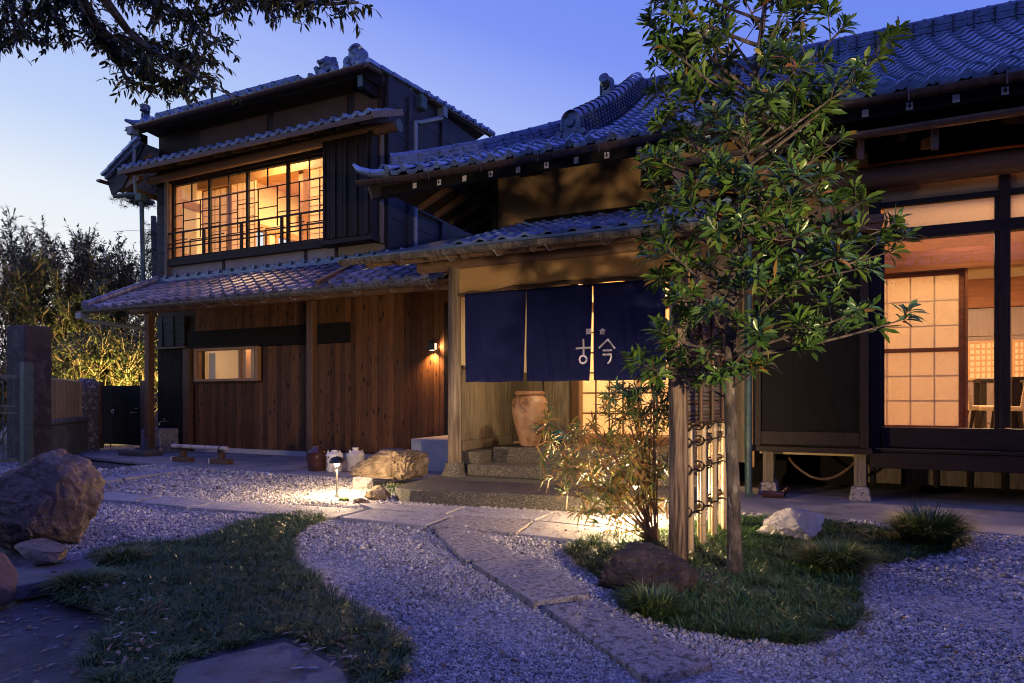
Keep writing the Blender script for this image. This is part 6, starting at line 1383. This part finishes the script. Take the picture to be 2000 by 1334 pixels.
def gpt(px, Y): p = at(px, 780, Y=Y); return (p.x, Y, -.05)
tall_shrub('oleander', 'tallest oleander clump, dark against the pale sky at the far left', gpt(55, 11.5), 6.5, 2.2, 44, 26000, 1, .13, .034)
tall_shrub('oleander', 'broad oleander clump in the middle of the row, lit warm from below', gpt(150, 12.2), 6.5, 2.1, 44, 26000, 2, .13, .034)
tall_shrub('oleander', 'oleander clump next to the house corner, thin at the top', gpt(235, 12.8), 6.1, 1.6, 30, 17000, 3, .13, .034)
tall_shrub('oleander', 'low leafy clump glowing yellow behind the bamboo screen', gpt(170, 10.6), 2.9, 1.5, 34, 11000, 4, .12, .04, lo=.1)
tall_shrub('oleander', 'low leafy clump right behind the black side gate', gpt(255, 11.2), 3.1, 1.6, 34, 11000, 5, .11, .042, lo=.1)
tall_shrub('oleander', 'bright yellow-green clump seen through the iron gate', gpt(-25, 9.0), 2.4, 1.4, 30, 9000, 6, .12, .032, lo=.1)
# far pine bough behind the lean-to
PT = thing('pine_tree', 'pine bough showing under the west lean-to roof', 'tree', gpt(262, 17))
pm = MB(); c0 = Vector(gpt(300, 17)); pm.tube([c0, c0+Vector((.2, 0, 4)), c0+Vector((0, 0, 8.2))], [.2, .16, .10], 8); e = at(245, 392, Y=17); s = at(300, 395, Y=17); pm.tube([s, s.lerp(e, .5)+Vector((0, 0, -.15)), e], [.07, .05, .02], 6); pm.build('trunk', BARK, PT, smooth=True)
r_ = random.Random(5); pos = []; dr = []; nm = []; ln = []; wd = []
for k in range(90):
    q = (s.lerp(e, r_.uniform(.1, 1.05)) if k < 60 else at(r_.uniform(288, 305), r_.uniform(440, 520), Y=17))+Vector((r_.gauss(0, .12), r_.gauss(0, .2), r_.gauss(.05, .14)))
    for j in range(40): v = U((r_.gauss(0, 1), r_.gauss(0, 1), r_.gauss(.3, .7))); pos.append(q); dr.append(v); nm.append(U((r_.gauss(0, 1), r_.gauss(0, 1), 1))); ln.append(.22); wd.append(.012)
leaf_mesh('needles', pos, dr, nm, ln, wd, LEAFB, PT, droop=0, w1=1, w2=1, fold=0)

# ---------------------------------------------------------------- unseen evergreen hedges, added out of view to darken the facades
HEDM = attrmat('hedge_leaf', [(0, (.010, .020, .008)), (.6, (.028, .050, .016)), (1, (.06, .085, .03))], rough=.5)
def shade_hedge(a, b, h, w, label, seed):
    g = np.random.default_rng(seed); a, b = Vector(a), Vector(b); L_ = (b-a).length; t_ = thing('shade_hedge', label, 'shade_hedge', (a+b)/2); d = (b-a)/L_; s = Vector((-d.y, d.x, 0))
    m = MB(); m.beam(a+Vector((0, 0, h*.46)), b+Vector((0, 0, h*.46)), w*.7, h*.92); m.build('branches', STEMO, t_)
    n = int(L_*h*95); u = g.uniform(0, L_, n); z = g.uniform(.0, 1, n)*h*(1+.10*np.sin(u*1.7)+.06*np.sin(u*4.1)); f = g.choice([-1, 1], n)*w*.5*(1+.25*np.sin(u*2.3+z*1.9))*g.uniform(.75, 1.05, n)
    pos = np.stack([a.x+d.x*u+s.x*f, a.y+d.y*u+s.y*f, z], 1); dr = g.normal(size=(n, 3))+np.stack([s.x*np.sign(f), s.y*np.sign(f), .2+0*f], 1)*1.2; nm = g.normal(size=(n, 3))+np.array([0, 0, 1.])
    leaf_mesh('foliage', pos, dr, nm, np.full(n, .17)*g.uniform(.7, 1.3, n), np.full(n, .085), HEDM, t_, seed=seed)
shade_hedge((-13, -4.5, -.05), (8, -6.5, -.05), 5.2, 1.2, 'tall evergreen screen, unseen, added behind the viewpoint to darken the facades', 91)
shade_hedge((9.5, -6, -.05), (9.5, 4.0, -.05), 4.6, 1.2, 'unseen evergreen screen added out to the right to cut the sky light', 92)
